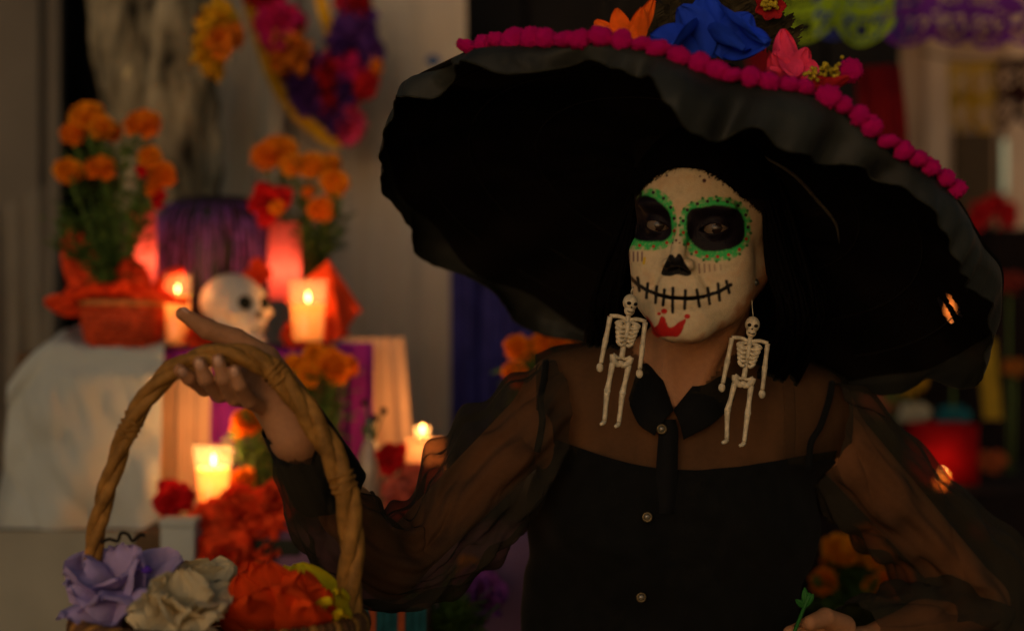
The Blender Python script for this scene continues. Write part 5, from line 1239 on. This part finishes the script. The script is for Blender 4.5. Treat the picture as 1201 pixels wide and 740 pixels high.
pz = A(0, 516, 2.95)[2]; add('block', box((A(478, 0, 2.95)[0], 2.91, ZL + .002), (A(520, 0, 2.95)[0], 2.98, pz - .002), .003), MATS['cream cotton strip'], rp); add('top_cloth', box((A(476, 0, 2.95)[0], 2.905, pz - .0018), (A(522, 0, 2.95)[0], 2.985, pz + .001), .001), MATS['cream cotton strip'], rp)
candle('small bright tea light on the white block left of sheer sleeve', 495, 500, 515, 10, 9, 2.94, 510, 1.0, glass=True, flame=.55)
# marigolds between hat and shoulder
vs = thing('vase', Vector(A(628, 606, 2.92)), 'dark round vase behind her raised shoulder', 'vase'); add('vase_body', lathe([(.0005, 0), (.04, 0), (.05, .05), (.035, .10), (.022, .125), (.026, .14), (.02, .135), (.0005, .1)], 28, A(628, 606, 2.92)), POTD, vs)
r_ = plant('large blurred orange blooms between hat brim and her shoulder', A(628, 515, 2.92), [(606, 408, 2.88, 15), (648, 405, 2.86, 22), (672, 402, 2.9, 20), (604, 440, 2.86, 16), (630, 410, 2.92, 18)], 'marigold plants on the altar', 200, .03, 5, extra=[(640, 450, 2.9), (610, 470, 2.9)])
# low things near the bottom edge
gp = plant('leafy green plant at the bottom edge under the sleeve', A(520, 770, 2.5), [], 'marigold plants on the altar', 420, .030, 6, cat='green plant', name='leafy_plant', extra=[(490, 705, 2.5), (520, 698, 2.5), (545, 712, 2.5), (505, 725, 2.48), (535, 730, 2.48), (478, 722, 2.5), (560, 735, 2.5)])
gpp = thing('pot', Vector((A(520, 770, 2.5)[0], 2.5, 0)), 'tall dark pot holding the leafy green plant', 'pot'); add('pot_body', lathe([(.0005, 0), (.10, .003), (.12, .4), (.10, .86), (.105, .895), (.09, .885), (.0005, .86)], 32, (A(520, 770, 2.5)[0], 2.5, .0)), POTD, gpp)
STR = thing('striped_cloth', Vector((A(460, 760, 2.35)[0], 2.35, .95)), 'teal woven cloth with orange stripes lying below the sleeve', 'cloth')
TEAL = M('teal weave', (.02, .10, .11), rough=.9, var=.3, scale=60); STO = M('orange weave', (.45, .09, .03), rough=.9)
for i in range(9):
    p0 = 424 + i * 8.5; add('stripe', cloth(p0, p0 + 8.3, 712, 800, 2.36, .4, .006, 20, 5, 10), STO if i % 4 == 1 else TEAL, STR)
stl = thing('stool', Vector((A(462, 0, 2.40)[0], 2.42, 0)), 'low wooden stool carrying the teal striped cloth', 'stool')
zs_ = A(0, 714, 2.36)[2]
add('seat', box((A(422, 0, 2.36)[0], 2.366, zs_ - .03), (A(502, 0, 2.36)[0], 2.47, zs_ - .004), .003), TABLE, stl)
for lx in (428, 496):
    for ly in (2.38, 2.455): add('leg', box((A(lx, 0, 2.36)[0] - .008, ly - .008, .0), (A(lx, 0, 2.36)[0] + .008, ly + .008, zs_ - .0302), .002), TABLE, stl)
r_ = thing('paper_flower', Vector(A(560, 740, 2.62)), 'large purple tissue flower at the bottom beside the bodice', 'paper flower'); tissue(r_, A(560, 700, 2.62), L(38, 2.62), 14, M('violet tissue paper', (.25, .06, .30), rough=.85, transl=.3), 91, face=(0, -1, .4), nu=9, nv=9)
r_ = thing('paper_flower', Vector(A(548, 690, 2.66)), 'small golden tissue flower above the purple one under her elbow', 'paper flower'); tissue(r_, A(550, 672, 2.68), L(22, 2.66), 12, M('golden tissue paper', (.65, .26, .01), rough=.85, transl=.3), 92, face=(0, -1, .4), nu=8, nv=8)
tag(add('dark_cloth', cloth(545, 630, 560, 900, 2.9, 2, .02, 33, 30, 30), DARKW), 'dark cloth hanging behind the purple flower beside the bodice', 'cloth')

# ---- garland
GY = 3.70; RIB = M('yellow ribbon', (.68, .36, .012), rough=.6, var=.2, scale=30)
def ribbon(pts, w_, Y, n=60):
    c = catmull([A(x, y, Y) for x, y in pts], n); T, _, _ = frames(c)
    def f(u, v):
        i = int(u * (n - 1)); t = T[i]; s = np.cross(t, (0, 1, 0)); s /= np.linalg.norm(s); return c[i] + s * w_ * (v - .5) + np.array([0, .012 * math.sin(u * 14) * (v - .5) * 2, 0])
    return grid(f, n, 6)
gl = thing('garland', Vector(A(375, 170, GY)), 'looped garland of red, purple and orange paper flowers with yellow ribbon', 'garland')
add('ribbon', ribbon([(282, -80), (292, 0), (305, 50), (322, 95), (350, 135), (385, 163), (402, 168)], L(15, GY), GY + .01), RIB, gl)
add('ribbon', ribbon([(368, -60), (376, 0), (386, 35), (390, 62)], L(14, GY), GY + .02), RIB, gl)
RDP = M('crimson crepe', (.50, .012, .02), rough=.85, var=.3, scale=40, transl=.2); MGP = M('magenta crepe', (.55, .012, .12), rough=.85, var=.3, scale=40, transl=.2)
ORC = M('orange crepe', (.75, .20, .012), rough=.85, var=.3, scale=40, transl=.2); PRP = M('purple crepe', (.10, .030, .22), rough=.85, var=.4, scale=40, transl=.2); PKP = M('pink crepe', (.75, .05, .16), rough=.85, var=.3, scale=40, transl=.2)
def crepe(seed, mat):
    rs = np.random.RandomState(seed); prt = []
    for i in range(16):
        lay = i / 16; a = i * 2.4; op = .2 + 1.25 * lay; d = np.array([math.cos(a) * math.sin(op), math.sin(a) * math.sin(op), math.cos(op)])
        V, F = petal(np.array([0, 0, -.2]), d * rs.uniform(.85, 1.1), 1.0, .2, np.cross(d, (0, 0, 1.1)), cup=.5, nu=6, nv=6, ripple=.12, seed=rs.uniform(0, 9), thick=.004)
        V = V + np.array([[nz(p * 3 + seed) * .14, nz(p * 3 + seed + 7) * .14, nz(p * 3 + seed + 3) * .14] for p in V]); prt.append((V, F))
    V, F = join(prt); me = mesh('paper_flower', V, F); me.materials.append(mat); return me
CR = {k: crepe(i * 7 + 1, m_) for i, (k, m_) in enumerate((('r', RDP), ('m', MGP), ('o', ORC), ('p', PRP), ('k', PKP), ('y', RIB)))}
rs = np.random.RandomState(3)
for (x, y, q, k) in ((312, -22, 22, 'r'), (325, 5, 22, 'r'), (331, 32, 24, 'm'), (322, 46, 16, 'm'), (343, 60, 22, 'o'), (336, 72, 14, 'o'), (352, 92, 19, 'p'), (366, 82, 16, 'p'), (362, 115, 17, 'p'), (378, 108, 17, 'p'), (388, 90, 19, 'r'), (384, 128, 16, 'p'), (392, 118, 16, 'r'), (397, 142, 15, 'p'), (404, 140, 17, 'k'), (409, 155, 13, 'k'), (408, 108, 17, 'p'), (415, 85, 18, 'p'), (420, 100, 16, 'r'), (432, 98, 13, 'r'), (402, 78, 16, 'm'), (405, 55, 20, 'p'), (422, 50, 21, 'p'), (418, 30, 19, 'p'), (425, 8, 20, 'r'), (408, 20, 14, 'p'), (412, -15, 20, 'r'), (430, 70, 14, 'p'), (438, 80, 9, 'o'), (393, 70, 12, 'm')):
    inst('flower_head', CR[k], gl, A(x, y, GY - .03 + rs.uniform(-.02, .02)), (R(90) + rs.uniform(-.5, .5), rs.uniform(-.5, .5), rs.uniform(-3, 3)), L(q, GY) * 1.4)
o = inst('paper_flower', CR['o'], None, A(262, 40, 3.55), (R(80), .3, 0), (L(26, 3.55), L(30, 3.55), L(26, 3.55))) if False else None
r_ = thing('paper_flower', Vector(A(255, 50, 3.34)), 'drooping yellow orange paper flower pinned beside the tree trunk', 'paper flower')
for (x, y, q, k, z_) in ((262, 28, 25, 'y', 0), (250, 60, 21, 'y', .01), (256, 76, 16, 'y', .0), (246, 30, 14, 'y', .02), (272, 40, 14, 'o', 0), (258, 50, 16, 'o', -.03)): inst('flower_head', CR[k], r_, A(x, y, 3.34 + z_), (R(80), .2, x), L(q, 3.34) * 1.25)

# ---- indigo garment and what hangs behind the hat
gm = thing('garment', Vector(A(594, 470, 3.7)), 'dark indigo garment hanging behind the hat brim\'s lower left', 'garment')
add('garment_cloth', cloth(528, 700, 250, 560, 3.7, 3.2, .05, 41, 90, 40), INDIGO, gm); add('hanger', tube([A(540, 252, 3.7), A(614, 230, 3.7), A(690, 252, 3.7)], .006, 8, n=20), DARKW, gm); add('hook', tube([A(614, 230, 3.7), A(614, 200, 3.7), A(620, 190, 3.7)], .003, 6, n=8), DARKW, gm)
tag(add('blue_tuft', join([tube([A(508, 78, 3.6), A(508 + 9 * math.cos(a), 72 - 7 * abs(math.sin(a)), 3.6)], .003, 5) for a in np.linspace(0, 3, 9)]), M('blue yarn', (.05, .09, .2))), 'small blue yarn tuft on the curtain beside the hat\'s left edge', 'tuft')

# ================================================================== RIGHT-HAND BACKGROUND
w_ = thing('building', Vector((A(1090, 0, 6.2)[0], 6.2, 0)), 'ochre plastered building wall with pilasters behind the right banners', 'building')
bx0, bx1 = A(905, 0, 6.2)[0], A(2700, 0, 6.2)[0]
add('wall', box((bx0, 6.2, 0), (bx1, 6.6, 4.2), .01), BEIGE, w_)
for x in (1016, 1100, 1196, 1290, 1500, 1710, 1920, 2130): add('pilaster', box((A(x - 14, 0, 6.15)[0], 6.15, 0), (A(x + 14, 0, 6.15)[0], 6.1995, 4.15), .01), M('pale pilaster plaster', (.55, .40, .29), rough=.95, var=.2, scale=3) if x == 1016 else MATS['pale pilaster plaster'], w_)
add('cornice', box((bx0 - .03, 6.08, A(0, 40, 6.2)[2]), (bx1, 6.149, A(0, 28, 6.2)[2]), .01), MATS['pale pilaster plaster'], w_)
dd = add('door', box((A(1118, 0, 6.18)[0], 6.17, .02), (A(1166, 0, 6.18)[0], 6.198, A(0, 155, 6.18)[2]), .005), M('brown door', (.07, .045, .025)), w_)
wn_ = add('window', box((A(1172, 232, 6.18)[0], 6.165, A(0, 232, 6.18)[2]), (A(1240, 0, 6.18)[0], 6.198, A(0, 158, 6.18)[2]), .004), M('window frame', (.12, .09, .06)), w_)
for i in range(2): add('pane', box((A(1176 + i * 32, 0, 6.16)[0], 6.158, A(0, 226, 6.16)[2]), (A(1204 + i * 32, 0, 6.16)[0], 6.1645, A(0, 164, 6.16)[2])), M('lit window glass', (.3, .33, .22), emit=(.55, .55, .33), estr=.42, bump=0) if i == 0 else MATS['lit window glass'], wn_)
# strings of cut paper
def picado(label, px0, px1, py0, py1, Y, col, seed, scal=4, holes=.16, nx=46, ny=30, depth=16, name='paper_banner', transl=.35):
    rs = np.random.RandomState(seed); m_ = M(name + str(seed), col, rough=.85, var=.25, scale=12, bump=.1, transl=transl); V = []; F = []
    def pt(i, j):
        u, v = i / nx, j / ny; x = px0 + (px1 - px0) * u; sc_ = depth * abs(math.sin(u * scal * math.pi)) ** .7; y = py0 + (py1 - depth + sc_ - py0) * v
        p = A(x, y, Y); p[1] += .02 * math.sin(u * 9 + seed) * (.3 + v) + .008 * math.sin(v * 11 + u * 5); return p
    for i in range(nx + 1):
        for j in range(ny + 1): V.append(pt(i, j))
    for i in range(nx):
        for j in range(ny):
            ui, vj = i % (nx // scal), j
            cx_, cy_ = (ui - nx / scal / 2) / (nx / scal), (vj % 10 - 5) / 10
            hole = (abs(math.hypot(cx_, cy_) - .32) < .07 and (i + j) % 3) or (abs(cx_) < .09 and abs(cy_) < .12) or (rs.rand() < holes * .3 and 2 < j < ny - 2)
            if j < 2 or j >= ny - 1: hole = False
            if not hole: k = i * (ny + 1) + j; F.append((k, k + 1, k + ny + 2, k + ny + 1))
    return tag(add(name, (np.array(V), F), m_), label, 'paper banner', 'cut paper banners strung overhead')
picado('lime green cut paper banner with scalloped lower edge beside the hat', 906, 1048, -70, 52, 3.15, (.30, .46, .02), 1, 2, depth=24)
picado('purple cut paper banner strung at the top right corner', 1040, 1235, -80, 56, 3.45, (.15, .025, .27), 2, 4, depth=12)
picado('royal blue cut paper banner behind the lime green one', 955, 1075, -60, 50, 3.6, (.04, .06, .38), 3, 3, depth=10)
picado('mustard cut paper banner hanging before the ochre wall', 1112, 1168, 74, 158, 4.6, (.42, .24, .02), 4, 2, depth=14, nx=24, ny=20)
picado('dark maroon cut paper banner at the right edge under the purple one', 1160, 1225, 70, 152, 4.7, (.035, .010, .008), 5, 2, nx=24, ny=20)
tag(add('string', tube([A(560, -110, 3.5), A(900, -72, 3.3), A(1050, -75, 3.4), A(1235, -82, 3.45)], .002, 5, n=40), WICKM), 'thin string above the frame carrying the cut paper banners', 'string')
tag(add('string', tube([A(1080, 62, 4.64), A(1140, 72, 4.62), A(1240, 66, 4.7)], .003, 5, n=20), WICKM), 'thin string holding the mustard and maroon banners', 'string')
REDC = M('dark red cloth', (.16, .004, .008), rough=.9, var=.3, scale=10); GRNC = M('dark green cloth', (.008, .055, .012), rough=.9, var=.3, scale=10)
tag(add('cloth', cloth(1002, 1056, 78, 240, 4.0, 1.5, .03, 51, 30, 30, tap=lambda x, u, v: x + 14 * v), REDC), 'dark red cloth hanging right of the loose pompom', 'cloth')
tag(add('cloth', cloth(906, 934, 38, 120, 3.9, 1, .02, 52, 20, 20), GRNC), 'dark green cloth hanging below the lime banner', 'cloth')
tag(add('cloth', cloth(876, 908, 36, 130, 3.92, 1, .02, 53, 20, 20), REDC), 'dark red cloth left of the dark green cloth by the coral flower', 'cloth')
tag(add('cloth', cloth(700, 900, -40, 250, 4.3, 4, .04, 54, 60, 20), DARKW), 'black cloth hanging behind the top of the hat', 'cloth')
# dark stall
stall = thing('market_stall', Vector((A(1130, 0, 5.0)[0], 4.6, 0)), 'dark draped market stall filling the lower right background', 'stall')
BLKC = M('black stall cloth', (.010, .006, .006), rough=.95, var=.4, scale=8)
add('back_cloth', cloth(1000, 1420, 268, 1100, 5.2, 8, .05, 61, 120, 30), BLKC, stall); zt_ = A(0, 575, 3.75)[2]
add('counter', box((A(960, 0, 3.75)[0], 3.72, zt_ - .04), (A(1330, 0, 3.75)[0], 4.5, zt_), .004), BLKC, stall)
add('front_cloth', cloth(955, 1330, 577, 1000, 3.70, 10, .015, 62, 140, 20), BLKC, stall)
for x in (1000, 1400): add('pole', tube([(A(x, 0, 5.1)[0], 5.1, 0), (A(x, 0, 5.1)[0], 5.1, 2.1)], .02, 10), DARKW, stall)
r_ = thing('paper_flower', Vector(A(1172, 262, 5.0)), 'dim crimson paper flowers at the top of the dark stall', 'paper flower')
for (x, y, q) in ((1150, 250, 16), (1168, 240, 15), (1185, 252, 17), (1140, 262, 12)): inst('flower_head', CR['r'], r_, A(x, y, 4.9), (R(80), 0, x), L(q, 4.9))
lt = thing('lantern', Vector(A(1106, 575, 3.9)), 'square red paper lantern glowing on the dark stall counter', 'lantern')
REDL = M('red lantern paper', (.55, .008, .012), rough=.8, transl=.6, var=.2, bump=0)
for nm, q in (('panel', ((1072, 3.86), (1142, 3.86))), ('panel', ((1072, 3.98), (1142, 3.98)))): add(nm, box((A(q[0][0], 0, 3.9)[0], q[0][1], zt_ + .002), (A(q[1][0], 0, 3.9)[0], q[0][1] + .002, A(0, 497, 3.9)[2])), REDL, lt)
for x in (1072, 1142): add('panel', box((A(x, 0, 3.9)[0] - .001, 3.8625, zt_ + .002), (A(x, 0, 3.9)[0] + .001, 3.9795, A(0, 497, 3.9)[2])), REDL, lt)
g = glowlight(None, .10, .03, (1, .35, .15)); g.name = 'lantern_light'; g.parent = lt; g.location = (0, .02, .06)
candle('small lit candle in front of the red lantern on the dark stall', 1105, 547, 575, 8, 8, 3.78, 556, .2, glass=False, flame=.26, group=None)
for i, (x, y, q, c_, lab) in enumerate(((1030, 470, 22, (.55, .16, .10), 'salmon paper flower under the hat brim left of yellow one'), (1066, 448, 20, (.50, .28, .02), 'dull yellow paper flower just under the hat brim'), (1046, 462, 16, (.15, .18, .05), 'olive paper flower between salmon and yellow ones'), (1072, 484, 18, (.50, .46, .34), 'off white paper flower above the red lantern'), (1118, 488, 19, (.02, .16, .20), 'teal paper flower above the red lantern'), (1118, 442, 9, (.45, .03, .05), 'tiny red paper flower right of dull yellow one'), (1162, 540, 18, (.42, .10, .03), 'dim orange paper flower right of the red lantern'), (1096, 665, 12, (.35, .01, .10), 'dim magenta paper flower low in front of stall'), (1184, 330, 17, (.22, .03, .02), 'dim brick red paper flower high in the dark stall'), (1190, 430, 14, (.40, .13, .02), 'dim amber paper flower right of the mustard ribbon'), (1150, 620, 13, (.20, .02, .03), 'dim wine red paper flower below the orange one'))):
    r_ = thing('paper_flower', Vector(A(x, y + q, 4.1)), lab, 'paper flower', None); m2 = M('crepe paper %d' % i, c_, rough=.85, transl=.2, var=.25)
    for k in range(3): 
        me2 = CR['r'].copy(); me2.materials.clear(); me2.materials.append(m2)
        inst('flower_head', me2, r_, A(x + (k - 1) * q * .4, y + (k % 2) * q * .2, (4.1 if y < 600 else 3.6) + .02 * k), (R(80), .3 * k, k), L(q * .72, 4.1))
    if y < 520: add('stem', tube([A(x, y, 4.12), (A(x, y, 4.12)[0], 4.13, zt_)], .003, 5), STEMG, r_)
tag(add('ribbon', cloth(1146, 1168, 398, 492, 4.3, .6, .01, 71, 10, 20, tap=lambda x, u, v: x + 8 * v), M('mustard ribbon', (.30, .19, .015), rough=.8)), 'mustard ribbon hanging in the dark stall right of hat brim', 'ribbon')
candle('lit candle seen glowing through the thin hat brim at right', 1114, 340, 395, 10, 10, 3.3, 376, .05, glass=False, flame=1.6, group=None)
cs = thing('hanging_dish', Vector(A(1114, 398, 3.3)), 'small metal dish hanging by a thread behind the hat brim, holding a candle', 'candle holder'); add('thread', tube([A(1114, 390, 3.31), A(1116, -140, 3.31)], .0006, 4), DARKW, cs)
add('dish', lathe([(.0005, 0), (.03, .002), (.032, .006), (.0005, .005)], 24, A(1114, 396, 3.3) - (0, 0, .006)), DARKW, cs)
# marigolds seen through the crook of her arm
mp = thing('pot', Vector((A(1003, 0, 2.9)[0], 2.9, 0)), 'tall dark pot with marigolds behind her bent arm', 'pot'); add('pot_body', lathe([(.0005, 0), (.10, .003), (.13, .3), (.10, .72), (.11, .80), (.09, .79), (.0005, .76)], 32, (A(1003, 0, 2.9)[0], 2.9, 0)), POTD, mp)
plant('marigolds seen in the gap between bodice and bent arm', np.array([A(1003, 0, 2.9)[0], 2.9, .79]), [(988, 648, 2.86, 25), (1014, 640, 2.88, 24), (1034, 658, 2.84, 19), (1050, 684, 2.8, 24), (966, 682, 2.84, 16), (1004, 650, 2.9, 14), (1028, 690, 2.82, 16), (975, 660, 2.9, 13)], None, 500, .035, 7, extra=[(1000, 690, 2.84), (1010, 680, 2.84), (990, 705, 2.82), (1015, 700, 2.82), (1000, 672, 2.84)])
# green stem held in her fist
hs_ = thing('green_stem', Vector(A(940, 740, 1.995)), 'short green flower stem held in the fist at her waist', 'flower stem')
add('stem', tube([A(930, 745, 1.995), A(942, 715, 1.99), A(950, 695, 1.99)], .0022, 6, n=12), M('fresh green stem', (.02, .11, .018), rough=.5), hs_)
for (x, y) in ((955, 698), (945, 690), (934, 704)): add('leaf', petal(A(944, 712, 1.99), A(x, y, 1.985), .009, .2, (1, 0, .2)), MATS['fresh green stem'], hs_)
